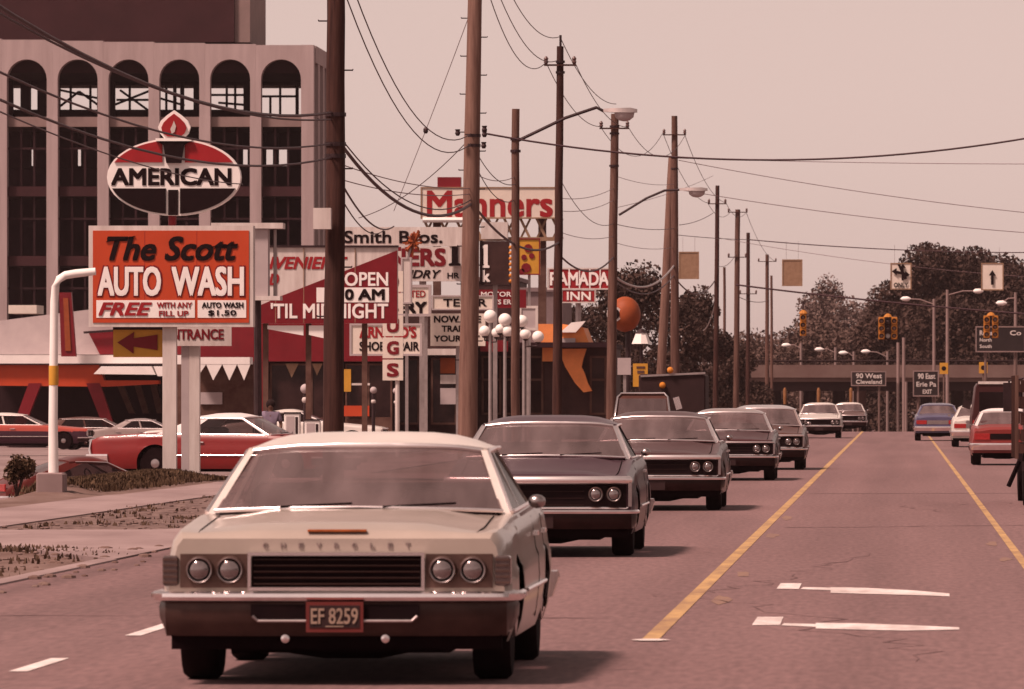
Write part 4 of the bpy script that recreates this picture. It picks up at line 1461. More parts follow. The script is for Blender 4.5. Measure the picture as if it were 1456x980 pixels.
# inn sign
Y = 330.0
t = thing('inn_sign', 'white tiled inn sign with red letter blocks between two poles', 'sign', (PX(830, Y), Y, zg(PX(830, Y), Y)))
mb = MB()
pbox(mb, 780, 383, 868, 410, Y, .4)
mb.build('panel', 'sign_red', t)
mb = MB()
pbox(mb, 800, 413, 845, 429, Y, .4)
mb.build('panel', 'sign_red', t)
ptext('RAMADA', 782, 387, 866, 406, Y - .02, 'white', t, .03)
ptext('INN', 806, 415, 840, 427, Y - .02, 'white', t, .03)
mb = MB()
for k in range(7):
    px = 780 + k * 14.67
    pbox(mb, px - .8, 383, px + .8, 410, Y - .03, .02)
mb.build('tile_edge', 'white', t)
mb = MB()
frame_rect(mb, PX(778, Y), PX(870, Y), PZ(412, Y), PZ(381, Y), Y - .01, .06)
frame_rect(mb, PX(798, Y), PX(847, Y), PZ(431, Y), PZ(411, Y), Y - .005, .05)
mb.build('border', 'white_worn', t)
MB().tube([(PX(822, Y), Y + .5, zg(-13, Y)), at(822, 384, Y + .5)], .12, 8).build('post', 'steel', t)

# orange ball
Y = 265.0
t = thing('ball_sign', 'orange ball sign with a white ringed emblem behind the brown pole', 'sign', (PX(890, Y), Y, zg(PX(890, Y), Y)))
c = at(889, 447, Y)
mb = MB()
rr = 22 * Y / F
mb.lathe(c, [(max(.01, rr * math.sin(math.pi * i / 14)), -rr * 1.15 * math.cos(math.pi * i / 14)) for i in range(15)], n=24)
mb.build('ball', 'ball_orange', t, 60)
MB().lathe((c[0] - .36, Y - rr * .86, c[2]), [(.26, 0), (.26, -.03)], 'y', 18).build('emblem_ring', 'white_worn', t)
MB().lathe((c[0] - .36, Y - rr * .86 - .031, c[2]), [(.19, 0), (.19, -.02)], 'y', 18).build('emblem', 'ink', t)
MB().tube([(c[0] + .1, Y, zg(-9, Y)), (c[0] + .1, Y, c[2] - rr)], .09, 8).build('post', 'dark_metal', t)


# lantern, small signs
Y = 240.0
t = thing('lantern', 'small white trapezoid lantern on a dark post beside the brown pole', 'street lamp', (PX(912, Y), Y, zg(-8, Y)))
MB().lathe(at(912, 489, Y), [(.30, 0), (.17, .33)], n=8).build('shade', 'globe', t)
MB().lathe(at(912, 473.5, Y), [(.20, 0), (.06, .12)], n=8).build('cap', 'dark_metal', t)
MB().tube([(PX(912, Y), Y, zg(-8, Y)), at(912, 490, Y)], .05, 8).build('post', 'dark_metal', t)
Y = 232.0
t = board('yellow_notice', 'small yellow notice on a post left of the dark truck body', 'sign', Y, (900, 517, 921, 550), 'sign_yellow', .05, (910,))
mb = MB()
pbox(mb, 905, 521, 917, 524, Y - .015, .014)
pbox(mb, 906, 527, 916, 531, Y - .015, .014)
mb.build('print', 'brick_dark', t)
board('grey_notice', 'small pale grey notice left of the yellow notice', 'sign', 236, (878, 509, 897, 533), 'white_grey', .05, (888,))


def globe_lamp(label, px, base, globes, Y):
    x = PX(px, Y)
    t = thing('globe_lamp', label, 'street lamp', (x, Y, zg(x, Y)), 'white globe lamps by the restaurant')
    zt = PZ(globes[0][1] + 9, Y)
    MB().tube([(x, Y, zg(x, Y)), (x, Y, zg(x, Y) + 1.0), (x, Y, zt)], [.07, .05, .045], 8).build('post', 'steel', t, 50)
    for gx_, gy_, r in globes:
        rr = r * Y / F
        MB().sphere(at(gx_, gy_, Y), rr, 14).build('globe', 'globe', t, 60)
        if gx_ != px:
            MB().tube([at(px, gy_ + 14, Y), at(gx_, gy_ + 13, Y), at(gx_, gy_ + r, Y)], .025, 6).build('arm', 'dark_metal', t)
            MB().lathe(at(gx_, gy_ + r + 1.5, Y), [(.06, 0), (.08, .05)], n=8).build('fitter', 'dark_metal', t)


globe_lamp('cluster of white globes on a pale post right of second pole', 697, 590, [(697, 450, 9.5), (689, 471, 8), (706, 473, 7.5)], 215)
globe_lamp('cluster of white globes on a pale post left of the lamp pole', 718, 595, [(718, 455, 9.5), (711, 468, 7), (722, 471, 8.5)], 213)
globe_lamp('cluster of white globes on a post right of the lamp pole', 745, 595, [(742, 457, 9), (747, 475, 8), (765, 479, 8.5)], 218)


# ------------------------------------------------------------------ buildings on the left
def wash_building():
    Y = 345.0
    t = thing('car_wash_building', 'low car wash building with white fascia orange band and slanted red legs', 'building', (PX(150, Y), Y, zg(-35, Y)))
    zb = zg(-35, Y)
    mb = MB()
    mb.prism([(PX(a, Y), PZ(b, Y)) for a, b in ((-60, 462), (12, 453), (133, 438), (250, 438), (250, 504), (-60, 504))], Y + 2, Y + 12)
    mb.build('upper_wall', 'white_grey', t)
    mb = MB()
    pbox(mb, -60, 505, 300, 517, Y, 10)
    mb.build('fascia', 'white', t)
    MB().box(PX(-60, Y), PX(300, Y), Y - .02, Y + .3, PZ(519, Y), PZ(517, Y) - .003).build('drip_edge', 'dark_metal', t)
    mb = MB()
    mb.prism([(PX(a, Y), PZ(b, Y)) for a, b in ((-60, 519), (140, 519), (147, 541), (225, 541), (225, 546), (150, 550), (-60, 548))], Y + .25, Y + 1.2)
    mb.build('orange_band', 'sign_orange', t)
    for pts in (((135, 532), (146, 521), (217, 521), (223, 533)), ((220, 521), (252, 521), (252, 535), (226, 535))):
        mb = MB()
        mb.prism([(PX(a, Y), PZ(b, Y)) for a, b in pts], Y - .6, Y + .2)
        mb.build('awning_light', 'white', t)
    for pts in (((122, 545), (141, 545), (170, 632), (156, 632)), ((40, 545), (58, 545), (24, 632), (8, 632))):
        mb = MB()
        mb.prism([(PX(a, Y), PZ(b, Y)) for a, b in pts], Y + .2, Y + .7)
        mb.build('slanted_leg', 'sign_maroon', t)
    for k, (a, b) in enumerate(((165, 186), (190, 206), (213, 226))):
        mb = MB()
        mb.prism([(PX(p, Y + 6), PZ(q, Y + 6)) for p, q in ((a, 545), (a + 9, 545), (b + 6, 588), (b - 3, 588))], Y + 6, Y + 6.5)
        mb.build('slanted_leg', 'brick_dark', t)
    MB().box(PX(-60, Y), PX(300, Y), Y + 11, Y + 11.4, zb, PZ(517, Y)).build('back_wall', 'dark_int', t)
    MB().box(PX(300, Y) - .3, PX(300, Y), Y + 1.3, Y + 11, zb, PZ(517, Y)).build('side_wall', 'dark_int', t)
    # vertical letter panel
    mb = MB()
    mb.prism([(PX(a, Y - 1), PZ(b, Y - 1)) for a, b in ((84, 416), (101, 416), (108, 507), (87, 507))], Y - 1, Y - .6)
    mb.build('letter_panel', 'sign_maroon', t)
    mb = MB()
    mb.prism([(PX(a, Y - 1), PZ(b, Y - 1)) for a, b in ((90, 424), (97, 424), (101, 499), (93, 499))], Y - 1.05, Y - 1.002)
    mb.build('letter_panel', 'ball_orange', t)
    # red roof portions
    mb = MB()
    mb.prism([(PX(a, Y - .4), PZ(b, Y - .4)) for a, b in ((120, 473), (262, 464), (362, 462), (362, 504), (136, 504))], Y + 1.4, Y + 1.95)
    mb.build('red_roof', 'sign_maroon', t)
    MB().bar(at(119, 473, Y + 1.2), at(262, 463.5, Y + 1.2), .12, .1).build('roof_edge', 'dark_metal', t)
    mb = MB()
    pbox(mb, 12, 434, 52, 446, Y + 14, 3)
    mb.build('roof_vent', 'cream', t)


wash_building()
# pennant awning
Y = 300.0
t = thing('scalloped_awning', 'white awning with pointed scallops right of the sign posts', 'awning', at(318, 541, Y))
mb = MB()
pbox(mb, 240, 508, 355, 518, Y, 1.5)
mb.build('valance', 'white', t)
for a, b, c in ((283, 293, 303), (293, 303, 316), (316, 326, 337), (337, 347, 356)):
    mb = MB()
    if a == 283:
        poly = ((280, 518), (293, 518), (283, 533))
    else:
        poly = ((a, 518), (c, 518), (b, 541))
    mb.prism([(PX(p, Y), PZ(q, Y)) for p, q in poly], Y + .01, Y + .05)
    mb.build('pennant', 'white', t)
Y = 302.0
t = thing('roadside_shed', 'dark shed with red roof band under the white scalloped awning', 'building', (PX(320, Y), Y, zg(-26, Y)))
mb = MB()
pbox(mb, 262, 466, 366, 512, Y + .5, 6)
mb.build('roof_band', 'sign_maroon', t)
mb = MB()
mb.box(PX(240, Y), PX(372, Y), Y + 3, Y + 6, zg(-26, Y), PZ(512, Y) - .01)
mb.build('wall', 'brick_dark', t)
mb = MB()
pbox(mb, 285, 558, 316, 575, Y + 2.9, .08)
mb.build('notice', 'white_grey', t)


def shops():
    Y = 250.0
    xb = PX(480, Y)
    t = thing('red_shop', 'red fronted shop with dark windows behind the nearest pole', 'building', (xb, Y, zg(xb, Y)))
    zb = min(zg(PX(362, Y), Y), 0) - .1
    mb = MB()
    mb.box(PX(360, Y), PX(560, Y), Y, Y + 9, PZ(514, Y), PZ(455, Y))
    mb.build('fascia', 'sign_maroon', t)
    mb = MB()
    mb.box(PX(364, Y), PX(381, Y), Y + .02, Y + .5, zb, PZ(514, Y) - .003)
    mb.build('pier', 'sign_maroon', t)
    mb = MB()
    mb.box(PX(360, Y), PX(560, Y), Y + 1.2, Y + 1.4, zb, PZ(514, Y) - .003)
    mb.build('back_wall', 'shop_dark', t)
    for a, b in ((383, 438), (441, 487), (490, 519), (522, 557)):
        f = MB()
        x0, x1, z0, z1 = PX(a, Y), PX(b, Y), PZ(596, Y), PZ(517, Y)
        frame_rect(f, x0, x1, z0, z1, Y + .3, .06, .06)
        f = f.build('window', 'brick_dark', t)
        MB().box(x0 + .06, x1 - .06, Y + .27, Y + .29, z0 + .06, z1 - .06).build('pane', 'shop_glass', f)
        MB().box(x0, x1, Y + .2, Y + .32, zb, z0 - .002).build('bulkhead', 'brick_dark', f)
    for pts in (((405, 517), (424, 517), (414, 537)), ((443, 517), (458, 517), (450, 534))):
        MB().prism([(PX(p, Y), PZ(q, Y)) for p, q in pts], Y + .19, Y + .2).build('paper_pennant', 'brown_back', t)
    mb = MB()
    pbox(mb, 488, 525, 499, 557, Y + .1, .03)
    mb.build('yellow_poster', 'sign_yellow', t)
    mb = MB()
    pbox(mb, 489, 577, 525, 592, Y + .1, .03)
    mb.build('red_poster', 'sign_orange', t)
    mb = MB()
    pbox(mb, 500, 545, 526, 548, Y + .08, .03)
    mb.build('shelf', 'white_worn', t)
    Y = 252.0
    xb = PX(610, Y)
    t = thing('corner_shop', 'narrow shop with orange poster in its dark window left of second pole', 'building', (xb, Y, zg(xb, Y)))
    mb = MB()
    mb.box(PX(560, Y) + .01, PX(655, Y), Y, Y + 9, PZ(508, Y), PZ(440, Y))
    mb.build('upper_wall', 'shop_dark', t)
    mb = MB()
    pbox(mb, 605, 496, 648, 505, Y - .3, .28)
    mb.build('canopy', 'white_worn', t)
    for a, b in ((562, 596), (612, 649)):
        x0, x1, z0, z1 = PX(a, Y), PX(b, Y), PZ(604, Y), PZ(509, Y)
        f = MB()
        frame_rect(f, x0, x1, z0, z1, Y + .3, .07, .06)
        f = f.build('window', 'brick_dark', t)
        MB().box(x0 + .07, x1 - .07, Y + .27, Y + .29, z0 + .07, z1 - .07).build('pane', 'shop_glass', f)
    MB().box(PX(560, Y) + .02, PX(655, Y), Y + 1.0, Y + 1.2, zg(-13, Y) - .1, PZ(508, Y) - .003).build('back_wall', 'shop_dark', t)
    for a, b, c, d, m, nm in ((626, 509, 647, 531, 'ball_orange', 'orange_poster'), (626, 533, 648, 546, 'white_worn', 'white_poster'), (626, 552, 648, 575, 'white_grey', 'grey_poster')):
        mb = MB()
        pbox(mb, a, b, c, d, Y + .1, .03)
        mb.build(nm, m, t)
    MB().sphere(at(578, 536, Y - .1), .06, 8).build('door_light', 'sign_yellow', t)
    # signpost steel column of the laundry sign is separate
    Y = 288.0
    xb = PX(760, Y)
    t = thing('restaurant_building', 'dark flat roofed restaurant with orange gable panels behind the black pole', 'building', (xb, Y, zg(xb, Y)))
    zb = -.1
    mb = MB()
    pbox(mb, 655, 487, 866, 494, Y - 1.0, 14)
    mb.build('roof', 'dark_int', t)
    MB().box(PX(655, Y), PX(866, Y), Y + .4, Y + 12, zb, PZ(494, Y) - .003).build('wall', 'shop_dark', t)
    for a, b in ((684, 712), (716, 744), (748, 772), (838, 862)):
        x0, x1, z0, z1 = PX(a, Y), PX(b, Y), PZ(590, Y), PZ(506, Y)
        f = MB()
        frame_rect(f, x0, x1, z0, z1, Y + .38, .08, .08)
        zc = PZ(540, Y)
        f.box(x0 + .08, x1 - .08, Y + .31, Y + .379, zc - .04, zc + .04)
        f = f.build('window', 'brick_dark', t)
        MB().box(x0 + .08, x1 - .08, Y + .34, Y + .36, z0 + .08, zc - .045).build('pane', 'shop_glass', f)
        MB().box(x0 + .08, x1 - .08, Y + .34, Y + .36, zc + .045, z1 - .08).build('pane', 'shop_glass', f)
    mb = MB()
    mb.prism([(PX(p, Y), PZ(q, Y)) for p, q in ((764, 461), (800, 461), (830, 466), (838, 487), (764, 487))], Y - .6, Y + 4)
    mb.build('gable', 'roof_orange', t)
    mb = MB()
    mb.prism([(PX(p, Y), PZ(q, Y)) for p, q in ((798, 473), (814, 459), (834, 457), (820, 473))], Y - .9, Y - .62)
    mb.build('gable_cap', 'white', t)
    mb = MB()
    pbox(mb, 798, 481, 818, 487, Y - .7, .09)
    mb.build('roof_light', 'white_grey', t)
    mb = MB()
    mb.prism([(PX(p, Y), PZ(q, Y)) for p, q in ((794, 496), (834, 496), (829, 512), (827, 522), (831, 530), (836, 545), (842, 556), (830, 558), (818, 545), (804, 522))], Y - .2, Y + .3)
    mb.build('orange_panel', 'roof_orange', t)
    mb = MB()
    pbox(mb, 771, 494.5, 790, 514, Y - .2, .3)
    mb.build('orange_panel', 'roof_orange', t)
    mb = MB()
    pbox(mb, 683, 484, 722, 500, Y - 1.4, .3)
    mb.build('neon_sign', 'sign_maroon', t)
    # grey blocks behind
    Y = 360.0
    for a, b, c, lab in ((730, 800, 415, 'grey block building behind the lamp globes'), (655, 735, 400, 'plain dark building behind the dark numeral board')):
        xb = PX((a + b) / 2, Y)
        t = thing('block_building', lab, 'building', (xb, Y, zg(xb, Y)), 'plain blocks behind the signs')
        MB().box(PX(a, Y), PX(b, Y), Y, Y + 10, zg(xb, Y) - .2, PZ(c, Y)).build('wall', 'grey_block' if a == 730 else 'shop_dark', t)
        MB().box(PX(a, Y) - .1, PX(b, Y) + .1, Y - .1, Y + 10, PZ(c, Y) + .003, PZ(c - 6, Y)).build('parapet', 'grey_block', t)
        Y += 8
    Y = 285.0
    t = thing('long_shop', 'long dim shop row behind the shoe repair sign', 'building', (PX(500, Y), Y, zg(-20, Y)))
    MB().box(PX(360, Y), PX(660, Y), Y, Y + 8, zg(-22, Y) - .2, PZ(445, Y)).build('wall', 'shop_dark', t)
    MB().box(PX(358, Y), PX(662, Y), Y - .2, Y + 8, PZ(445, Y) + .003, PZ(438, Y)).build('parapet', 'brick_dark', t)


shops()


# ------------------------------------------------------------------ vehicles
def interp(t, pts):
    for (a, va), (b, vb) in zip(pts, pts[1:]):
        if t <= b:
            u = 0 if b == a else max(0, (t - a) / (b - a))
            u = u * u * (3 - 2 * u) * .5 + u * .5
            return va + (vb - va) * u
    return pts[-1][1]


def wheel(root, x, y, r, side, hub='chrome_dull'):
    wd = .215
    s = side
    prof = [(r * .62, -wd / 2), (r * .93, -wd / 2), (r, -wd / 2 + .03), (r, wd / 2 - .03), (r * .93, wd / 2), (r * .62, wd / 2)]
    w_ = MB().lathe((x, y, r), prof, 'x', 20).build('wheel', 'rubber', root, 40)
    xo = x + s * (wd / 2 - .015)
    MB().lathe((xo, y, r), [(r * .63, -s * .02), (r * .62, 0), (r * .52, s * .015), (r * .30, s * .01), (r * .26, s * .035), (r * .05, s * .045)], 'x', 18).build('hubcap', hub, w_, 40)


def car(name, label, cat, loc, rot, S, group=None):
    root = thing(name, label, cat, (0, 0, 0), group)
    L, W, H = S.get('L', 5.4), S.get('W', .99), S.get('H', 1.38)
    body, roofm = S['body'], S.get('roof', S['body'])
    fa, ra = S.get('fa', .95), S.get('ra', L - 1.35)
    R_ = S.get('R', .335)
    yA, yB = S.get('yA', 1.78), S.get('yB', 2.55)
    yC, yD = S.get('yC', L - 1.55), S.get('yD', L - .95)
    zf, zc, zd, ze = S.get('zf', .80), S.get('zc', .94), S.get('zd', .96), S.get('ze', .86)
    wb, wt = S.get('wb', .87) * W, S.get('wt', .70) * W
    zroof = H - .095
    deck = S.get('deck', True)
    zs_pts = [(0, zf - .035), (.05, zf - .004), (.25, zf + .012), (yA, zc - .01), (yD, zd), (L - .2, ze + .03), (L, ze - .04)]
    w_pts = [(0, W * .95), (.12, W * .985), (.6, W), (L - .8, W), (L - .1, W * .96), (L, W * .93)]
    Ra = R_ + .045
    rk = .23

    def zbot(y):
        z = rk + (.06 if y < .35 or y > L - .45 else 0)
        for a in (fa, ra):
            d = abs(y - a)
            if d < Ra:
                z = max(z, R_ + math.sqrt(Ra * Ra - d * d))
        return z
    ys = sorted(set([0, .02, .05, .12] + [round(.12 + (L - .24) * k / 70, 4) for k in range(71)] + [L - .05, L]
                    + [a + s * Ra * q for a in (fa, ra) for s in (-1, 1) for q in (1.0, .999, .97, .9, .75, .5)]))
    wf = [(0, .94), (.12, .975), (.42, 1.0), (.62, .992), (.66, .975), (.90, .955), (1, .91)]
    us = [0, .05, .15, .3, .45, .6, .68, .8, .92, 1]
    rings, mid = [], None
    crown = S.get('crown', .03)
    for y in ys:
        zt = interp(y, zs_pts)
        w_ = interp(y, w_pts)
        zb = min(zbot(y), zt - .04)
        half = []
        for u in us:
            z = zb + (zt - zb) * u
            q = (z - rk) / (zt - rk)
            half.append((w_ * interp(q, wf), y, z))
        fade = min(1, max(0, y / .3))
        for fx, dz in ((.87, .004), (.82, -.010), (.60, crown * .55), (.48, crown), (.2, crown * 1.15)):
            half.append((w_ * fx, y, zt + dz * fade))
        left = [(-x, yy, z) for x, yy, z in half]
        rings.append(left + [(0, y, zt + crown * 1.2 * fade)] + half[::-1])
    n = len(rings[0])
    mb = MB()
    vs = [p for r in rings for p in r]
    fs = []
    c0, c1 = yA + .05, yD - .05
    for i in range(len(rings) - 1):
        for j in range(n - 1):
            top = len(us) + 2 - 1 <= j < n - len(us) - 2
            if top and c0 < ys[i] and ys[i + 1] < c1:
                continue
            fs.append((i * n + j, i * n + j + 1, (i + 1) * n + j + 1, (i + 1) * n + j))
    fs.append(tuple(range(n)))
    fs.append(tuple((len(rings) - 1) * n + j for j in range(n - 1, -1, -1)))
    mb.add(vs, fs)
    bo = mb.build('body', body, root, 32)
    if S.get('lower'):
        bo.data.materials.append(M[S['lower']])
        for p in bo.data.polygons:
            if p.center.z < .70:
                p.material_index = 1
    # underbody with gaps for the wheels
    MB().box(-W * .62, W * .62, .30, L - .35, .17, .55).build('underbody', 'under', root)
    MB().prism([(-.50, .30), (-.42, .17), (-.12, .125), (.20, .125), (.42, .17), (.50, .30)], fa - .25, fa + .25).build('crossmember', 'under', root)
    for a in (fa, ra):
        for s in (-1, 1):
            MB().box(min(s * W * .625, s * W * .64), max(s * W * .625, s * W * .64), a - Ra, a + Ra, .3, .72).build('wheel_well', 'under', root)
        MB().box(-W * .60, W * .60, a - .05, a + .05, R_ - .14, R_ - .04).build('axle', 'under', root)
    for a in (fa, ra):
        for s in (-1, 1):
            wheel(root, s * (W * .955 - .12), a, R_, s, S.get('hub', 'chrome_dull'))
    # greenhouse
    rf, rr = .30, .35
    lon = lambda t: rf + (1 - rf) * ss(t / .35) if t < .35 else 1 - (1 - rr) * ss((t - .55) / .45)
    zr = lambda u, t: zroof + (H - zroof) * (1 - abs(u) ** 4.5) * lon(t)
    ft = lambda u: yB - .10 * (1 - u * u)
    rt = lambda u: yC + .06 * (1 - u * u)
    U = [-1, -.985, -.94, -.85, -.7, -.5, -.25, 0, .25, .5, .7, .85, .94, .985, 1]
    T = [0, .04, .1, .2, .35, .5, .65, .8, .9, .96, 1]
    mb = MB()
    top = [[(u * wt, ft(u) + (rt(u) - ft(u)) * t, zr(u, t)) for u in U] for t in T]
    bot = [[(x, y, z - .035) for x, y, z in r] for r in top]
    nU, nT = len(U), len(T)
    vs = [p for r in top for p in r] + [p for r in bot for p in r]
    o_ = nU * nT
    fs = []
    for i in range(nT - 1):
        for j in range(nU - 1):
            q = (i * nU + j, i * nU + j + 1, (i + 1) * nU + j + 1, (i + 1) * nU + j)
            fs.append(q)
            fs.append(tuple(k + o_ for k in q[::-1]))
    for j in range(nU - 1):
        fs.append((j, j + o_, j + 1 + o_, j + 1))
        k = (nT - 1) * nU + j
        fs.append((k, k + 1, k + 1 + o_, k + o_))
    for i in range(nT - 1):
        a, b = i * nU, (i + 1) * nU
        fs.append((a, b, b + o_, a + o_))
        a, b = a + nU - 1, b + nU - 1
        fs.append((a, a + o_, b + o_, b))
    mb.add(vs, fs)
    mb.build('roof', roofm, root, 40)
    fb = lambda u: yA - S.get('bow', .16) * (1 - u * u)
    rb = lambda u: yD + .10 * (1 - u * u)
    zcw = lambda u: zc + .005 + .02 * (1 - u * u)
    zdk = lambda u: zd + .005 + .02 * (1 - u * u)

    def screen(nm, base, topc, inset, m, parent=root):
        UU = [-1 + .2 * k for k in range(11)]
        mb = MB()
        rws = []
        for t in (0, .25, .5, .75, 1):
            row = []
            for u in UU:
                b, p = Vector(base(u)), Vector(topc(u))
                v = b.lerp(p, t)
                row.append(tuple(v))
            rws.append(row)
        mb.loft(rws, False)
        return mb.build(nm, m, parent, 60)
    ins = .955
    wbase = lambda u: (u * wb * ins, fb(u) + .012, zcw(u))
    wtop = lambda u: (u * wt * ins, ft(u) + .012, zr(u, 0) - .02)
    screen('windscreen', wbase, wtop, 0, 'windscreen')
    rbase = lambda u: (u * wb * .93, rb(u) - .02, zdk(u))
    rtop = lambda u: (u * wt * .93, rt(u) - .02, zr(u, 1) - .02)
    screen('rear_window', rbase, rtop, 0, 'windscreen')
    UU = [-1 + .2 * k for k in range(11)]
    mb = MB()
    mb.tube([(wbase(u)[0], wbase(u)[1] - .015, wbase(u)[2] + .004) for u in UU], .012, 6)
    mb.tube([(wtop(u)[0], wtop(u)[1] - .012, wtop(u)[2] + .006) for u in UU], .018, 6)
    mb.build('windscreen_trim', 'chrome_satin', root, 60)
    cwb, cwt = S.get('cpil', (.42, .30))
    for s in (-1, 1):
        mb = MB()
        mb.loft([[(s * wb * .95, fb(1) - .01, zc - .01), (s * wb * 1.01, fb(1) + .0, zc - .01), (s * wb * 1.01, fb(1) + .085, zc - .01), (s * wb * .96, fb(1) + .07, zc - .01)],
                 [(s * wt * .95, ft(1) - .02, zroof - .012), (s * wt * 1.0, ft(1) - .01, zroof - .012), (s * wt * 1.0, ft(1) + .055, zroof - .012), (s * wt * .96, ft(1) + .05, zroof - .012)]], True, True)
        mb.build('windscreen_pillar', S.get('pillar', roofm), root)
        mb = MB()
        mb.tube([(s * wb * 1.012, fb(1) + .02, zc), (s * wt * 1.012, ft(1) + .0, zroof - .02), (s * wt * 1.015, (yB + yC) / 2, zroof - .004), (s * wt * 1.012, yC - cwt * .4, zroof - .004)], .012, 6)
        mb.build('drip_rail', 'chrome_satin', root, 60)
        yc0, yc1 = yD - cwb, yC - cwt
        mb = MB()
        o1 = [(s * wb * 1.0, yc0, zd - .01), (s * wb * .97, yD + .03, zd - .01), (s * wt * .96, yC + .01, zroof - .01), (s * wt * 1.0, yc1, zroof - .01)]
        i1 = [(x - s * .05, y, z) for x, y, z in o1]
        mb.loft([o1, i1], True, True)
        mb.build('rear_pillar', roofm, root)
        # side glass between pillars
        mb = MB()
        a0, a1 = (s * wb * .985, yA + .09, zc), (s * wb * .985, yc0, zd)
        b0, b1 = (s * wt * .985, yB + .05, zroof - .02), (s * wt * .985, yc1, zroof - .02)
        mb.add([a0, a1, b1, b0], [(0, 1, 2, 3)])
        mb.build('side_window', 'side_glass', root)
        if S.get('doors', 4) == 4:
            ym = (yA + yD) / 2 - .05
            mb = MB()
            mb.loft([[(s * wb * .995, ym - .03, zc), (s * wb * .995, ym + .03, zc), (s * wb * .96, ym + .03, zc), (s * wb * .96, ym - .03, zc)],
                     [(s * wt * .995, ym - .02 + .1, zroof - .02), (s * wt * .995, ym + .04 + .1, zroof - .02), (s * wt * .96, ym + .14, zroof - .02), (s * wt * .96, ym + .08, zroof - .02)]], True, True)
            mb.build('centre_pillar', S.get('pillar', roofm), root)
        # belt moulding, side trim, handles, seams
        mb = MB()
        mb.tube([(s * wb * 1.02, yA + .1, zc + .004), (s * wb * 1.02, yD - .3, zd + .004)], .012, 6)
        mb.build('belt_moulding', 'chrome_satin', root)
        mb = MB()
        pts = []
        for k in range(12):
            y = fa + Ra + .06 + (ra - fa - 2 * Ra - .12) * k / 11
            pts.append((s * (interp(y, w_pts) * 1.0 + .006), y, .50))
        mb.tube(pts, .013, 6)
        mb.build('side_trim', 'chrome', root)
        for ydoor in ((yA + 1.15, yA + 2.15) if S.get('doors', 4) == 4 else (yA + 1.45,)):
            mb = MB()
            zz = zc - .14
            mb.bar((s * (W * .972 + .012), ydoor - .11, zz), (s * (W * .972 + .012), ydoor + .09, zz), .03, .025)
            mb.build('door_handle', 'chrome', root)
            mb = MB()
            yy = ydoor + .14
            mb.tube([(s * (interp(yy, w_pts) * interp((z - rk) / (interp(yy, zs_pts) - rk), wf)), yy, z) for z in (.30, .42, .55, .68, .72, .80, zc - .04)], .0035, 4)
            mb.build('door_seam', 'under', root)
    # mirror on the driver's side (car's left)
    for s in S.get('mirrors', (1,)):
        mb = MB()
        mb.lathe((s * (W + .03), yA + .28, zc + .06), [(.02, -.045), (.048, -.025), (.052, .02), (.045, .035)], 'y', 12, .8)
        mb.bar((s * (W * .93), yA + .30, zc - .02), (s * (W + .02), yA + .29, zc + .04), .02)
        mb.build('mirror', 'chrome_dull', root, 50)
    # interior
    MB().cbox(-wb * .88, wb * .88, yA + .12, yA + .42, .70, zc + .01, .05).build('dashboard', 'interior', root)
    ysf = (yA + yB) / 2 + 1.0
    for yy, hh in ((ysf, zc + .16), (min(ysf + 1.05, yD - .25), zc + .10)):
        MB().cbox(-wb * .85, wb * .85, yy, yy + .16, .55, hh, .06).build('seat', 'interior', root, 50)
    mb = MB()
    cx = .36
    ring = [(cx + .19 * math.cos(a), yA + .62 + .06 * math.sin(a), zc - .02 + .17 * math.sin(a)) for a in [6.283 * k / 16 for k in range(17)]]
    mb.tube(ring, .015, 6)
    mb.build('steering_wheel', 'under', root)
    # wipers
    for x in (-.45, .15):
        MB().bar((x, fb(x / wb) - .01, zc + .035), (x + .42, fb((x + .42) / wb) + .03, zc + .055), .012).build('wiper', 'under', root)

    # bumpers
    def bumper(yf, prof, w_, back, m, nm='bumper', flip=False):
        sg = -1 if flip else 1
        path = [(-w_, back), (-w_ * .997, .10), (-w_ * .975, .03), (-w_ * .90, 0), (-w_ * .5, -.03), (0, -.04), (w_ * .5, -.03), (w_ * .90, 0), (w_ * .975, .03), (w_ * .997, .10), (w_, back)]
        rg = []
        for i, (x, y) in enumerate(path):
            dx = -1 if i < 2 else 1 if i > 8 else 0
            rg.append([(x + (dx * -d if dx else 0), yf + sg * (y + (0 if dx else d)), z) for d, z in prof])
        mb = MB()
        mb.loft(rg, True, True)
        return mb.build(nm, m, root, 35)
    fs_ = S.get('front', 'B')
    plate_txt = S.get('plate')

    def plate(y, z, face, m='plate_red'):
        pw, ph = .16, .085
        ya, yb = (y - .012, y) if face < 0 else (y, y + .012)
        p = MB().box(-pw, pw, ya, yb, z - ph, z + ph).build('licence_plate', m, root)
        if plate_txt:
            MB().box(-pw + .02, pw - .02, y - .016, y - .0125, z - ph + .025, z + ph - .02).build('plate_face', 'plate_dark', p)
            mb = MB()
            add_text(mb, plate_txt, -pw + .028, pw - .028, z - ph + .045, z + ph - .035, y - .0165, .02, 0, .004)
            mb.build('lettering', 'plate_text', p)
            mb = MB()
            mb.box(-.05, .05, y - .0185, y - .0165, z - ph + .030, z - ph + .036)
            mb.build('lettering', 'plate_text', p)
        return p

    def headlight(x, y, z, r=.07, m='lens'):
        h = MB().lathe((x, y, z), [(r * 1.28, .02), (r * 1.26, -.012), (r * 1.12, -.030), (r * 1.0, -.030), (r * .99, -.004)], 'y', 22).build('headlight', 'pot_metal', root, 50)
        MB().lathe((x, y, z), [(r * .985, .012), (r * .985, -.020), (r * .93, -.026), (r * .75, -.034), (r * .5, -.041), (r * .25, -.045), (r * .02, -.046)], 'y', 22).build('lens', m, h, 50)
        MB().lathe((x, y, z), [(r * 1.02, -.031), (r * 1.10, -.034), (r * 1.14, -.031)], 'y', 22).build('rim', 'chrome_dull', h, 60)

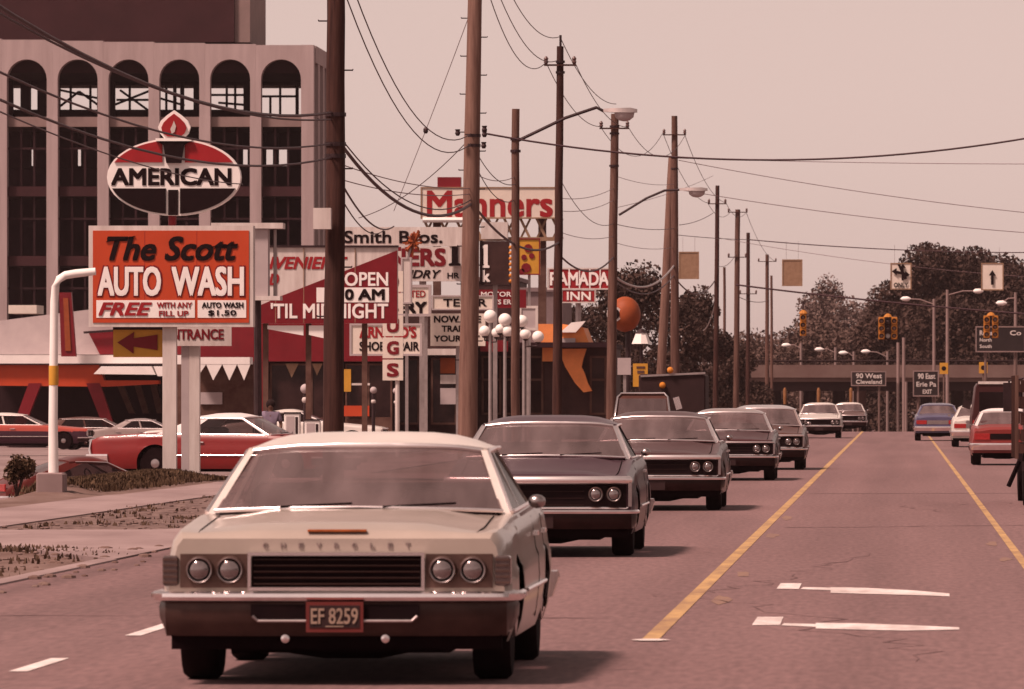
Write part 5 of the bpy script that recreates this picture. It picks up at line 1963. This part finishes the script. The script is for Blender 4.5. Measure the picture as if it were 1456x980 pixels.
    if fs_ == 'A':
        bumper(-.07, [(.0, .52), (-.03, .527), (-.05, .515), (-.052, .495), (-.035, .475), (.03, .470), (.14, .475), (.14, .51)], W * 1.0, .55, 'chrome')
        bumper(-.06, [(-.012, .468), (-.022, .44), (-.018, .38), (.01, .31), (.05, .275), (.14, .275), (.14, .465)], W * .985, .55, 'chrome_dark_reflect', 'lower_bumper')
        # slot in the bumper
        mb = MB()
        mb.prism([(-.47, .455), (.47, .455), (.47, .39), (.43, .365), (-.43, .365), (-.47, .39)], -.135, -.05)
        mb.build('bumper_slot', 'grille_dark', root)
        mb = MB()
        mb.tube([(-.46, -.138, .39), (-.43, -.142, .362), (.43, -.142, .362), (.46, -.138, .39)], .009, 6)
        mb.build('slot_trim', 'chrome_dull', root)
        plate(-.15, .385, -1)
        # grille
        zg0, zg1 = .545, .725
        MB().box(-.475, .475, -.012, .0, zg0, zg1).build('grille', 'grille_dark', root)
        for k in range(5):
            z = zg0 + .022 + k * .034
            MB().box(-.465, .465, -.035, -.0125, z - .0035, z + .0035).build('grille_bar', 'bar_metal', root)
        mb = MB()
        frame_rect(mb, -.495, .495, zg0 - .015, zg1 + .018, -.0125, .018, .035)
        mb.build('grille_frame', 'chrome', root)
        for s in (-1, 1):
            x0, x1 = sorted((s * .50, s * .875))
            MB().box(x0, x1, -.02, .0, zg0, zg1 + .01).build('headlight_bezel', 'pot_metal', root)
            for x in (.595, .765):
                headlight(s * x, -.035, .645, .063)
            x0, x1 = sorted((s * .885, s * .975))
            l_ = MB().cbox(x0, x1, -.02, .10, zg0 + .01, zg1, .012).build('corner_lamp', 'lens_dark', root)
            mb = MB()
            for k in range(5):
                z = zg0 + .03 + k * .032
                mb.box(x0 + .004, x1 - .004, -.026, -.0205, z - .006, z + .006)
            mb.build('lamp_rib', 'pot_metal', l_)
        # nose lettering and flat orange strip
        mb = MB()
        for k, ch in enumerate('CHEVROLET'):
            x = -.40 + k * .10
            add_text(mb, ch, x - .014, x + .014, .768, .796, -.001, .03, 0, .005)
        mb.build('lettering', 'car_grey', root)
        MB().box(-.165, .165, .02, .06, zf + .004, zf + .016).build('hood_strip', 'strip_orange', root)
        MB().box(-W * .93, W * .93, .0, .05, .20, .30).build('valance', 'under', root)
        for s in (-1, 1):
            MB().lathe((s * .28, -.09, .262), [(.024, 0), (.024, -.02), (.01, -.025)], 'y', 10).build('bumper_bolt', 'chrome', root)
    else:
        zt = zf - .065
        bumper(-.10, [(.0, .472), (-.02, .476), (-.035, .46), (-.03, .44), (.03, .436), (.12, .44), (.12, .465)], W * .99, .5, 'chrome')
        bumper(-.09, [(-.015, .434), (-.02, .40), (-.01, .34), (.03, .285), (.12, .285), (.12, .43)], W * .98, .5, 'bumper_dark_reflect', 'lower_bumper')
        MB().box(-W * .90, W * .90, -.015, .0, .50, zt).build('grille', 'grille_dark', root)
        for k in range(4):
            z = .525 + k * (zt - .55) / 3
            MB().box(-.46, .46, -.025, -.0152, z - .003, z + .003).build('grille_bar', 'bar_metal', root)
        mb = MB()
        mb.tube([(-W * .93, .03, zt + .02), (-W * .88, -.03, zt + .02), (0, -.05, zt + .02), (W * .88, -.03, zt + .02), (W * .93, .03, zt + .02)], S.get('lip', .022), 8)
        mb.build('hood_lip', 'chrome_satin', root, 60)
        mb = MB()
        mb.tube([(-W * .92, -.0, .495), (0, -.035, .495), (W * .92, -.0, .495)], .012, 6)
        mb.build('grille_frame', 'chrome', root)
        for s in (-1, 1):
            for x in (.59, .775):
                headlight(s * x * W, -.04, (zt + .50) / 2 + .005, .060)
            x0, x1 = sorted((s * W * .92, s * W * .955))
            MB().box(x0, x1, -.01, .06, .51, zt - .01).build('corner_lamp', 'chrome_dull', root)
        plate(-.14, .38, -1, 'plate_dark')
        MB().box(-W * .92, W * .92, .0, .05, .20, .31).build('valance', 'under', root)
    # rear end
    bumper(L + .08, [(.0, .52), (-.03, .52), (-.04, .48), (-.02, .42), (.0, .36), (.1, .36), (.1, .52)], W * .98, .45, 'chrome', flip=True)
    for s in (-1, 1):
        x0, x1 = sorted((s * W * .45, s * W * .88))
        MB().cbox(x0, x1, L - .01, L + .025, .60, .74, .01).build('tail_light', 'tail_red', root)
    MB().box(-W * .44, W * .44, L - .005, L + .012, .60, .74).build('tail_panel', S.get('tailm', 'chrome_dull'), root)
    p_ = MB().box(-.15, .15, L + .1005, L + .108, .38, .50).build('licence_plate', 'white_worn', root)
    if S.get('tail_trim'):
        mb = MB()
        mb.tube([(-W * .93, L - .02, .42), (-W * .95, L + .01, .60), (-W * .88, L + .02, ze - .05), (0, L + .03, ze - .02), (W * .88, L + .02, ze - .05), (W * .95, L + .01, .60), (W * .93, L - .02, .42)], .03, 8)
        mb.build('tail_trim', 'chrome', root, 60)
    # trunk seam and hood seam give the deck some relief
    mb = MB()
    yh = [.10 + (yA - .28) * k / 8 for k in range(9)]
    for s in (-1, 1):
        mb.tube([(s * interp(y, w_pts) * .80, y, interp(y, zs_pts) - .006) for y in yh], .006, 4)
    mb.tube([(x * W, yA - .17 - .05 * (1 - x * x), interp(yA - .17, zs_pts) + crown * (1 - abs(x)) * 1.2) for x in [-.8 + .16 * k for k in range(11)]], .007, 4)
    mb.build('hood_seam', 'under', root)
    root.location = loc
    root.rotation_euler = (0, 0, rot)
    return root


QUEUE = 'cars driving toward the camera'
car('parked_sedan', None, 'car', (0, 0, 0), 0, dict(body='car_cream')) if False else None
car('front_sedan', 'large cream sedan with white roof leading the line of oncoming cars', 'car', (-3.15, 43.35, 0), 0,
    dict(L=5.5, W=.995, H=1.405, body='car_cream', roof='car_white', front='A', plate='EF 8259', zf=.855, zc=.94, zd=.97, crown=.035, wb=.885, wt=.71, pillar='car_white'), QUEUE)
car('dark_sedan', 'shiny black car with chrome hood lip second in the oncoming line', 'car', (-3.62, 77.6, 0), 0,
    dict(L=5.45, W=.985, H=1.42, lip=.042, pillar='chrome_satin', body='car_black', front='B', zc=.98, zf=.82, zd=.98, doors=2), QUEUE)
car('dark_sedan', 'dark brown car third in the oncoming line', 'car', (-3.45, 109, 0), 0,
    dict(L=5.4, W=.985, H=1.40, lip=.036, pillar='chrome_satin', body='car_brown', front='B', zc=.96, zf=.80), QUEUE)
car('dark_sedan', 'smaller dark grey car with pale windscreen fourth in the oncoming line', 'car', (-3.27, 147.6, 0), 0,
    dict(L=5.0, W=.95, H=1.38, lip=.014, pillar='chrome_satin', body='car_green', roof='car_grey', front='B', zc=.93, zf=.78), QUEUE)
car('bronze_wagon', 'bronze wagon with pale roof close behind the fourth oncoming car', 'car', (-2.98, 169, 0), 0,
    dict(L=5.2, W=.96, H=1.42, body='car_bronze', roof='car_grey', front='B', yC=4.75, yD=5.1, zc=.95), QUEUE)
car('white_sedan', 'white sedan facing the camera far down the road', 'car', (-3.05, 296, 0), 0,
    dict(L=5.0, W=.88, H=1.36, body='car_white', front='B', zc=.92, zf=.78), QUEUE)
car('far_sedan', 'small white roofed car behind the far white sedan', 'car', (-2.35, 362, zroad(362)), 0,
    dict(L=4.8, W=.86, H=1.36, body='car_bronze', roof='car_white', front='B'), QUEUE)
AWAY = 'cars driving away from the camera'
car('blue_sedan', 'blue sedan driving away beside the right yellow line', 'car', (1.40, 278 + 5.2, 0), math.pi,
    dict(L=5.2, W=.87, H=1.36, body='car_blue', roof='car_blue', front='B', doors=2), AWAY)
car('pale_sedan', 'cream car driving away between blue sedan and dark van', 'car', (2.52, 244 + 5, 0), math.pi,
    dict(L=5.0, W=.88, H=1.35, body='car_white', front='B'), AWAY)
car('red_compact', 'red compact with white roof driving away ahead of the truck', 'car', (2.50, 180 + 4.4, 0), math.pi,
    dict(L=4.4, W=.84, H=1.33, body='car_rust', roof='vinyl_white', tailm='grille_dark', front='B', doors=2, zd=.93, ze=.84, fa=.8, yA=1.45, yB=2.1), AWAY)
LOT = 'cars parked in the lot on the left'
car('red_coupe', 'deep red coupe with white vinyl roof behind the white sign posts', 'car', (-11.52 + 2.45, 137.2, 0), R(-90) + math.pi + R(6) - math.pi,
    dict(L=5.0, W=.95, H=1.34, tail_trim=True, body='car_red', roof='vinyl_white', front='B', doors=2, cpil=(.62, .30), yA=1.30, yB=1.90, yC=2.90, yD=3.66, zd=.92, ze=.84, zc=.90), None)


def side_car(name, label, px_rear, px_front_dir, Y, z, S, yaw=0):
    """car seen from the side, heading right; px_rear is where its tail shows"""
    L = S.get('L', 5.4)
    x = PX(px_rear, Y) + L
    return car(name, label, 'car', (x, Y, z), R(90 + yaw), S, LOT)


# rot +90 deg turns the nose (local -y) toward +x
bpy.data.objects['red_coupe'].rotation_euler = (0, 0, R(90 - 12))
bpy.data.objects['red_coupe'].location = (PX(148, 155) + 5.0 * math.cos(R(12)), 155 - 1.0, -.06)
side_car('two_tone_wagon', 'two tone orange over black wagon with white roof at the far left', -62, 1, 300, PZ(639, 300), dict(L=5.2, W=.95, H=1.42, body='car_orange', lower='car_black', roof='car_white', front='B', yC=4.4, yD=4.8))
side_car('maroon_compact', 'low maroon compact car sunk behind the grass bank', -25, 1, 146, -.76, dict(L=4.0, W=.80, H=1.25, body='car_maroon', front='B', fa=.75, yA=1.35, yB=1.95, yC=2.7, yD=3.5, doors=2, zc=.86, zd=.86, zf=.74, ze=.70), 26)
side_car('grey_sedan', 'dull grey sedan parked under the slanted red leg', 128, 1, 325, zg(-30, 325), dict(L=5.2, W=.95, H=1.38, body='car_grey', front='B'))
side_car('pale_sedan', 'pale sedan parked behind the white sign posts', 205, 1, 310, zg(-28, 310), dict(L=5.2, W=.95, H=1.40, body='car_white', front='B'))
side_car('orange_sedan', 'orange topped car parked right of the sign posts', 292, 1, 262, zg(-22, 262) + .22, dict(L=5.0, W=.95, H=1.38, body='car_grey', roof='car_orange', front='B'))

side_car('dark_wagon', 'dark wagon parked deep in the lot behind the bent lamp post', 60, 1, 333, zg(-32, 333), dict(L=5.2, W=.95, H=1.42, body='car_bronze', front='B', yC=4.4, yD=4.8))
side_car('white_coupe', 'white car parked between the sign posts and the violet shirted person', 318, 1, 240, zg(-20, 240) + .55, dict(L=5.0, W=.95, H=1.36, body='car_white', front='B', doors=2))


def dark_van():
    x, Y = 2.86, 204.0
    t = thing('dark_van', 'dark boxy van with pale roof edge driving away behind red compact', 'van', (x, Y, 0), AWAY)
    W, H, L = .96, 1.98, 4.6
    mb = MB()
    prof = [(.30, W * .96), (.6, W), (1.05, W), (1.15, W * .97), (H - .12, W * .88), (H - .03, W * .82), (H, W * .6)]
    rg = []
    for y, k in ((0, .97), (.06, 1.0), (L - .8, 1.0), (L - .1, .97), (L, .9)):
        h = [(x + w_ * k, Y + y, z if k > .92 else min(z, 1.2)) for z, w_ in prof]
        rg.append(h + [(2 * x - a, b, c) for a, b, c in h[::-1]])
    mb.loft(rg, True, True)
    mb.build('body', 'car_brown', t, 35)
    for a, b in ((-.74, -.05), (.05, .74)):
        MB().box(x + a, x + b, Y - .02, Y - .001, 1.20, 1.72).build('rear_window', 'side_glass', t)
    MB().box(x - W * .8, x + W * .8, Y - .03, Y + .1, H - .05, H + .02).build('roof_edge', 'white_worn', t)
    MB().box(x - W, x + W, Y - .14, Y - .02, .42, .56).build('bumper', 'chrome_dull', t)
    for s in (-1, 1):
        a, b = sorted((x + s * W * .8, x + s * W * .95))
        MB().box(a, b, Y - .03, Y - .001, .75, .98).build('tail_light', 'tail_red', t)
        for yy in (.9, 3.6):
            w_ = MB().lathe((x + s * (W - .12), Y + yy, .34), [(.2, -.1), (.34, -.09), (.34, .09), (.2, .1)], 'x', 18).build('wheel', 'rubber', t, 40)
            MB().lathe((x + s * (W - .02), Y + yy, .34), [(.20, -s * .01), (.19, s * .01), (.05, s * .03)], 'x', 14).build('hubcap', 'chrome_dull', w_, 40)
        MB().bar((x + s * W * .97, Y + 3.3, 1.35), (x + s * (W + .18), Y + 3.3, 1.42), .04, .2).build('mirror', 'dark_metal', t)
    MB().box(x - W * .7, x + W * .7, Y + .2, Y + L - .3, .25, .5).build('underbody', 'under', t)


dark_van()


def edge_truck():
    """flatbed truck at the right edge, tail toward the camera"""
    x0, Y = 1.70, 113.0
    x1 = x0 + 2.15
    xc = (x0 + x1) / 2
    t = thing('flatbed_truck', 'dark stake sided truck cut off by the right frame edge', 'truck', (xc, Y, 0), AWAY)
    MB().box(x0 + .05, x1 - .05, Y, Y + 4.0, .78, .92).build('bed', 'wood_dark', t)
    for s, x in ((0, x0), (1, x1 - .05)):
        for k in range(6):
            MB().box(x, x + .05, Y + .1 + k * .75, Y + .18 + k * .75, .70, 1.92).build('stake', 'wood' if k == 0 else 'wood_dark', t)
        for k in range(4):
            MB().box(x + .052, x + .075, Y + .05, Y + 3.95, .98 + k * .24, 1.13 + k * .24).build('side_board', 'wood_dark', t)
    for k in range(4):
        MB().box(x0 + .08, x1 - .08, Y + .005, Y + .03, .95 + k * .24, 1.13 + k * .24).build('tail_board', 'wood_dark', t)
    MB().cbox(x0 + .2, x1 - .2, Y + 4.15, Y + 5.9, .55, 2.0, .12).build('cab', 'car_brown', t, 40)
    MB().box(x0 + .45, x1 - .45, Y + 4.12, Y + 4.149, 1.35, 1.78).build('rear_window', 'side_glass', t)
    MB().box(x0 + .3, x1 - .3, Y + 5.9, Y + 7.2, .55, 1.2).build('hood', 'car_brown', t)
    MB().box(xc - .5, xc + .5, Y + .1, Y + 7.0, .5, .75).build('frame', 'under', t)
    for s in (-1, 1):
        for yy in (1.2, 6.2):
            w_ = MB().lathe((xc + s * .82, Y + yy, .42), [(.22, -.13), (.42, -.12), (.42, .12), (.22, .13)], 'x', 18).build('wheel', 'rubber', t, 40)
            MB().lathe((xc + s * .92, Y + yy, .42), [(.22, -s * .02), (.2, s * .02), (.05, s * .03)], 'x', 14).build('hubcap', 'dark_metal', w_, 40)
        MB().box(xc + s * .62 - .32, xc + s * .62 + .32, Y + .42, Y + .45, .22, .76).build('mud_flap', 'rubber', t)
    m_ = MB().tube([(x0 + .25, Y + 4.9, 1.35), (x0 - .02, Y + 4.9, 1.4), (x0 - .02, Y + 4.9, 1.85), (x0 + .25, Y + 4.9, 1.9)], .02, 6).build('mirror_bracket', 'dark_metal', t)
    MB().box(x0 - .11, x0 + .05, Y + 4.86, Y + 4.9, 1.38, 1.82).build('mirror', 'dark_metal', m_)
    MB().box(x0 + .1, x1 - .1, Y - .06, Y - .002, .52, .66).build('bumper', 'dark_metal', t)
    # tools hanging off the near corner
    MB().bar((x0 + .06, Y - .03, .66), (x0 - .10, Y - .12, .30), .05).build('hanging_strap', 'under', t)


edge_truck()


def canvas_truck():
    """panel truck with a dark box body waiting in the curb lane"""
    Y = 196.0
    xc = -6.45
    t = thing('box_truck', 'dark truck with tall box body behind the third oncoming car', 'truck', (xc, Y, 0), None)
    s_ = Y / F
    xa, xb = PX(873, Y), PX(950, Y)
    # cab
    mb = MB()
    cxm = (xa + xb) / 2
    hw = (xb - xa) / 2
    rg = []
    for y, zt, k in ((0, .95, .96), (.10, 1.02, 1.0), (.9, 1.06, 1.0)):
        rg.append([(cxm - hw * 1.15 * k, Y + y, .4), (cxm - hw * 1.15 * k, Y + y, zt - .08), (cxm - hw * k, Y + y, zt), (cxm + hw * k, Y + y, zt), (cxm + hw * 1.15 * k, Y + y, zt - .08), (cxm + hw * 1.15 * k, Y + y, .4)])
    mb.loft(rg, True, True)
    mb.build('hood', 'car_green', t, 40)
    zr = PZ(560, Y)
    rg = []
    for z, k, y0, y1 in ((.45, 1.15, .91, 2.2), (1.05, 1.12, .91, 2.2), (1.07, 1.02, .95, 2.15), (zr - .08, .95, 1.3, 2.1), (zr, .80, 1.4, 2.0)):
        rg.append([(cxm - hw * k, Y + y0, z), (cxm + hw * k, Y + y0, z), (cxm + hw * k, Y + y1, z), (cxm - hw * k, Y + y1, z)])
    mb = MB()
    mb.loft(rg, True, True)
    mb.build('cab', 'car_bronze', t, 30)
    mb = MB()
    mb.add([(cxm - hw * .92, Y + .955, 1.12), (cxm + hw * .92, Y + .955, 1.12), (cxm + hw * .86, Y + 1.255, zr - .12), (cxm - hw * .86, Y + 1.255, zr - .12)], [(0, 1, 2, 3)])
    mb.build('windscreen', 'windscreen_dark', t)
    mb = MB()
    mb.tube([(cxm - hw * 1.02, Y + .93, 1.10), (cxm - hw * .93, Y + 1.26, zr - .08), (cxm - hw * .80, Y + 1.34, zr + .01), (cxm + hw * .80, Y + 1.34, zr + .01), (cxm + hw * .93, Y + 1.26, zr - .08), (cxm + hw * 1.02, Y + .93, 1.10)], .03, 6)
    mb.build('windscreen_frame', 'chrome', t, 60)
    MB().box(cxm - hw, cxm + hw, Y - .02, Y - .001, .55, .82).build('grille', 'grille_dark', t)
    MB().box(cxm - hw * 1.2, cxm + hw * 1.2, Y - .15, Y - .03, .42, .54).build('bumper', 'chrome_dull', t)
    for s in (-1, 1):
        MB().lathe((cxm + s * hw * .85, Y - .025, .72), [(.09, 0), (.07, -.03), (.02, -.04)], 'y', 12).build('headlight', 'lens', t)
        for yy in (.55, 3.9):
            MB().lathe((cxm + s * hw * 1.02, Y + yy, .36), [(.2, -.1), (.36, -.09), (.36, .09), (.2, .1)], 'x', 16).build('wheel', 'rubber', t, 40)
    MB().box(cxm - hw * .8, cxm + hw * .8, Y + .2, Y + 5, .3, .6).build('chassis', 'under', t)
    # box
    Yb = Y + 2.4
    bx0, bx1 = PX(908, Yb), PX(1003, Yb)
    mb = MB()
    mb.cbox(bx0, bx1, Yb, Yb + 3.6, .62, PZ(532, Yb), .05)
    mb.build('box_body', 'canvas', t)
    MB().bar((bx0 + .05, Yb - .02, PZ(535, Yb)), (bx1, Yb - .02, PZ(530.5, Yb)), .05).build('roof_rail', 'steel', t)
    for px, py in ((953, 526.5), (942, 548)):
        MB().sphere(at(px, py, Yb - .05), .085, 10).build('marker_light', 'amber', t)
    MB().bar(at(961, 565, Y + 1.6), at(966, 582, Y + 1.6), .06, .16).build('mirror', 'chrome', t)


canvas_truck()


# ------------------------------------------------------------------ person, small roadside things, vegetation
def skin_mesh(name, joints, edges, m, parent, sub=2):
    me = bpy.data.meshes.new(name)
    me.from_pydata([Vector(j[:3]) for j in joints], edges, [])
    o = bpy.data.objects.new(name, me)
    COL.objects.link(o)
    sk = o.modifiers.new('skin', 'SKIN')
    sv = me.skin_vertices[0].data
    for k, j in enumerate(joints):
        r = j[3]
        sv[k].radius = (r, j[4] if len(j) > 4 else r)
    sv[0].use_root = True
    sb = o.modifiers.new('sub', 'SUBSURF')
    sb.levels = sub
    sb.render_levels = sub
    bpy.context.view_layer.update()
    me2 = bpy.data.meshes.new_from_object(o.evaluated_get(bpy.context.evaluated_depsgraph_get()))
    bpy.data.objects.remove(o)
    me2.materials.clear()
    me2.materials.append(M[m])
    me2.shade_smooth()
    o = bpy.data.objects.new(name, me2)
    COL.objects.link(o)
    o.parent = parent
    return o


def person():
    Y = 168.0
    x = PX(385, Y)
    zb = zg(x, Y) + .0
    t = thing('person', 'person in a dull violet shirt and pale trousers walking away from the red coupe', 'person', (x, Y, zb))
    J = [(0, 0, .82, .12, .09), (0, 0, 1.02, .12, .08), (0, 0, 1.20, .15, .09), (0, -.01, 1.33, .07, .06), (0, -.01, 1.40, .048), (0, -.02, 1.47, .075, .085), (0, -.03, 1.545, .07, .08),
         (.17, 0, 1.30, .055), (.24, .02, 1.06, .042), (.20, -.10, .84, .030), (-.17, 0, 1.30, .055), (-.25, .03, 1.06, .042), (-.24, -.04, .82, .030),
         (.09, 0, .76, .085), (.10, -.03, .44, .058), (.10, .02, .08, .042), (.10, -.12, .03, .035),
         (-.09, 0, .76, .085), (-.11, .05, .44, .058), (-.11, .14, .09, .042), (-.11, .02, .03, .035),
         (.20, -.13, .76, .028), (-.24, -.06, .74, .028)]
    E = [(0, 1), (1, 2), (2, 3), (3, 4), (4, 5), (5, 6), (2, 7), (7, 8), (8, 9), (2, 10), (10, 11), (11, 12), (0, 13), (13, 14), (14, 15), (15, 16), (0, 17), (17, 18), (18, 19), (19, 20), (9, 21), (12, 22)]
    skin_mesh('body', J, E, 'skin', t)
    for k, s in ((21, 1), (22, -1)):
        b = Vector(J[k][:3])
        for i in range(4):
            skin_mesh('finger', [(b.x - .02 + i * .013, b.y - .01, b.z - .02, .009), (b.x - .02 + i * .013, b.y - .015, b.z - .06, .008), (b.x - .02 + i * .013, b.y - .03, b.z - .09 + abs(i - 1.5) * .008, .007)], [(0, 1), (1, 2)], 'skin', t, 1)
        skin_mesh('thumb', [(b.x, b.y - .02, b.z - .0, .010), (b.x - s * .035, b.y - .04, b.z - .03, .009), (b.x - s * .035, b.y - .05, b.z - .055, .008)], [(0, 1), (1, 2)], 'skin', t, 1)
    S_ = [(0, 0, .84, .15, .115), (0, 0, 1.02, .145, .10), (0, 0, 1.20, .175, .11), (0, 0, 1.31, .10, .08), (.17, 0, 1.31, .075), (.225, .015, 1.12, .062), (-.17, 0, 1.31, .075), (-.23, .02, 1.12, .062)]
    skin_mesh('shirt', S_, [(0, 1), (1, 2), (2, 3), (2, 4), (4, 5), (2, 6), (6, 7)], 'shirt', t)
    T_ = [(0, 0, .84, .14, .11), (.09, 0, .76, .105), (.10, -.03, .44, .080), (.10, .02, .10, .065), (-.09, 0, .76, .105), (-.11, .05, .44, .080), (-.11, .14, .11, .065)]
    skin_mesh('trousers', T_, [(0, 1), (1, 2), (2, 3), (0, 4), (4, 5), (5, 6)], 'trouser', t)
    mb = MB()
    mb.sphere((x, Y + .01, zb + 1.53), .112, 14, 1.0)
    mb.build('hair', 'hair', t, 60)

    t.scale = (.94, .94, .94)


person()


def pump(label, px, Y, py, r):
    x = PX(px, Y)
    t = thing('globe_post', label, 'post lamp', (x, Y, zg(x, Y)), 'short globe posts before the shops')
    rr = r * Y / F
    MB().tube([(x, Y, zg(x, Y)), at(px, py + r, Y)], .05, 8).build('post', 'dark_metal', t)
    MB().sphere(at(px, py, Y), rr, 12).build('globe', 'white_grey', t, 60)
    MB().sphere(at(px, py + 16, Y), rr * .7, 12).build('collar_globe', 'white_worn', t, 60)


pump('short globe topped post left of the nearest pole', 434, 205, 553, 7)
pump('short globe topped post right of the nearest pole', 531, 222, 555, 5)
pump('short globe topped post below the letter S tile', 563, 222, 556, 4.5)
for a, b, c, lab in ((404, 426, 588, 'left white vending box behind the cream sedan roof'), (433, 455, 598, 'right white vending box beside the nearest pole')):
    Y = 180.0
    x0, x1 = PX(a, Y), PX(b, Y)
    t = thing('vending_box', lab, 'vending box', ((x0 + x1) / 2, Y, zg(x0, Y)), 'white vending boxes before the red shop')
    MB().cbox(x0, x1, Y, Y + .35, zg(x0, Y), PZ(c, Y), .02).build('case', 'white', t)
    MB().box(x0 + .05, x1 - .12, Y - .006, Y - .001, .3, PZ(c + 4, Y)).build('door', 'white_grey', t)
    MB().box(x1 - .10, x1 - .04, Y - .008, Y - .001, .5, PZ(c + 5, Y)).build('coin_slot', 'dark_metal', t)
    MB().box(x0 - .01, x1 + .01, Y - .02, Y + .36, PZ(c, Y) + .002, PZ(c, Y) + .03).build('lid', 'dark_metal', t)


def blades(name, label, cat, pts, h, n, m, kind='stuff', wd=.02):
    """tufts of thin blades"""
    V, Fc = [], []
    for x, y, z in pts:
        for k in range(n):
            a = random.uniform(0, 6.283)
            hh = h * random.uniform(.4, 1.1)
            bx, by = x + random.gauss(0, .10), y + random.gauss(0, .10)
            dx, dy = math.cos(a), math.sin(a)
            lean = random.uniform(.1, .6) * hh
            w_ = wd * random.uniform(.6, 1.4)
            i = len(V)
            V += [(bx - dy * w_, by + dx * w_, z - .02), (bx + dy * w_, by - dx * w_, z - .02), (bx + dx * lean * .4 + dy * w_ * .7, by + dy * lean * .4 - dx * w_ * .7, z + hh * .6), (bx + dx * lean, by + dy * lean, z + hh)]
            Fc += [(i, i + 1, i + 2), (i, i + 2, i + 3)]
    me = bpy.data.meshes.new(name)
    me.from_pydata(V, [], Fc)
    me.materials.append(M[m])
    o = bpy.data.objects.new(name, me)
    COL.objects.link(o)
    return tag(o, label, cat, None, kind)


P = []
for k in range(2300):
    x, y = random.gauss(-13.75, .38), random.uniform(127.5, 152)
    if -14.7 < x < -13.05 and y < 150.5:
        P.append((x, y, zg(x, y)))
blades('bank_grass', 'dark dry grass on the low bank behind the sidewalk', 'grass', P, .075, 11, 'grass')
P = []
for k in range(190):
    x, y = random.uniform(-11.1, -8.3), random.uniform(94, 130)
    if random.random() < .5:
        P.append((x, y, .0))
blades('verge_weeds', 'sparse weeds on the gravel verge', 'weeds', P, .035, 7, 'weed')
P = []
for k in range(140):
    u = random.random()
    x, y = -11.1 + 2.6 * u + random.gauss(0, .12), 83.3 - 3.4 * u * u + random.gauss(0, .5)
    if random.random() < 1 - .75 * u:
        P.append((x, y, .0))
blades('kerb_weeds', 'dark weed clumps along the driveway edge', 'weeds', P, .05, 10, 'weed')
P = [(random.uniform(-11.1, -7.95), random.uniform(55, 80), 0) for k in range(110)]
blades('dirt_weeds', 'thin dry weeds on the dirt shoulder', 'weeds', P, .045, 6, 'weed')
# stones and rubbish on the shoulder
mb = MB()
for k in range(420):
    x, y = random.uniform(-11.1, -7.95), random.choice((random.uniform(52, 82), random.uniform(94, 131)))
    r = random.uniform(.015, .05)
    s = random.uniform(.5, .9)
    mb.lathe((x, y, -.01), [(r * .6, 0), (r, r * .4 * s), (r * .5, r * .9 * s)], n=5)
tag(mb.build('gravel_stones', 'gravel', None), 'loose stones scattered on the dirt shoulder', 'stones', None, 'stuff')
mb = MB()
for k in range(70):
    x, y = random.uniform(-8.6, -7.2), random.uniform(58, 84)
    r = random.uniform(.02, .07)
    mb.lathe((x, y, 0.004), [(r, 0), (r * .9, r * .3), (r * .3, r * .5)], n=6)
tag(mb.build('road_debris', 'dirt', None), 'dirt clods spilled along the road edge', 'debris', None, 'stuff')


def shrub(label, px, py, Y, r, h, m='grass', n=700):
    x = PX(px, Y)
    z = zg(x, Y)
    t = thing('shrub', label, 'shrub', (x, Y, z))
    mb = MB()
    C = []
    for k in range(6):
        a = random.uniform(0, 6.28)
        p = (x + math.cos(a) * r * .5, Y + math.sin(a) * r * .4, z + h * random.uniform(.4, .85))
        mb.tube([(x, Y, z - .05), p], [.02, .006], 5)
        C.append((*p, r * .42, h * .28))
    mb.build('stem', 'bark', t)
    leaf_mesh('foliage', C, n, .045, m, t)


shrub('scraggly dark shrub at the left edge by the lamp post block', 24, 706, 127, .32, .62)


# ------------------------------------------------------------------ warm hazy air
hz = bpy.data.materials.new('haze_air')
hz.use_nodes = True
t_ = hz.node_tree
t_.nodes.clear()
pv = t_.nodes.new("ShaderNodeVolumePrincipled")
pv.inputs['Color'].default_value = (1.0, 0.74, 0.76, 1)
pv.inputs['Density'].default_value = 0.00006
pv.inputs['Anisotropy'].default_value = 0.2
ov = t_.nodes.new("ShaderNodeOutputMaterial")
t_.links.new(pv.outputs[0], ov.inputs['Volume'])
M['haze_air'] = hz
MB().box(-3100, 3100, -40, 6600, -8, 32).build('haze', 'haze_air')['kind'] = 'stuff'
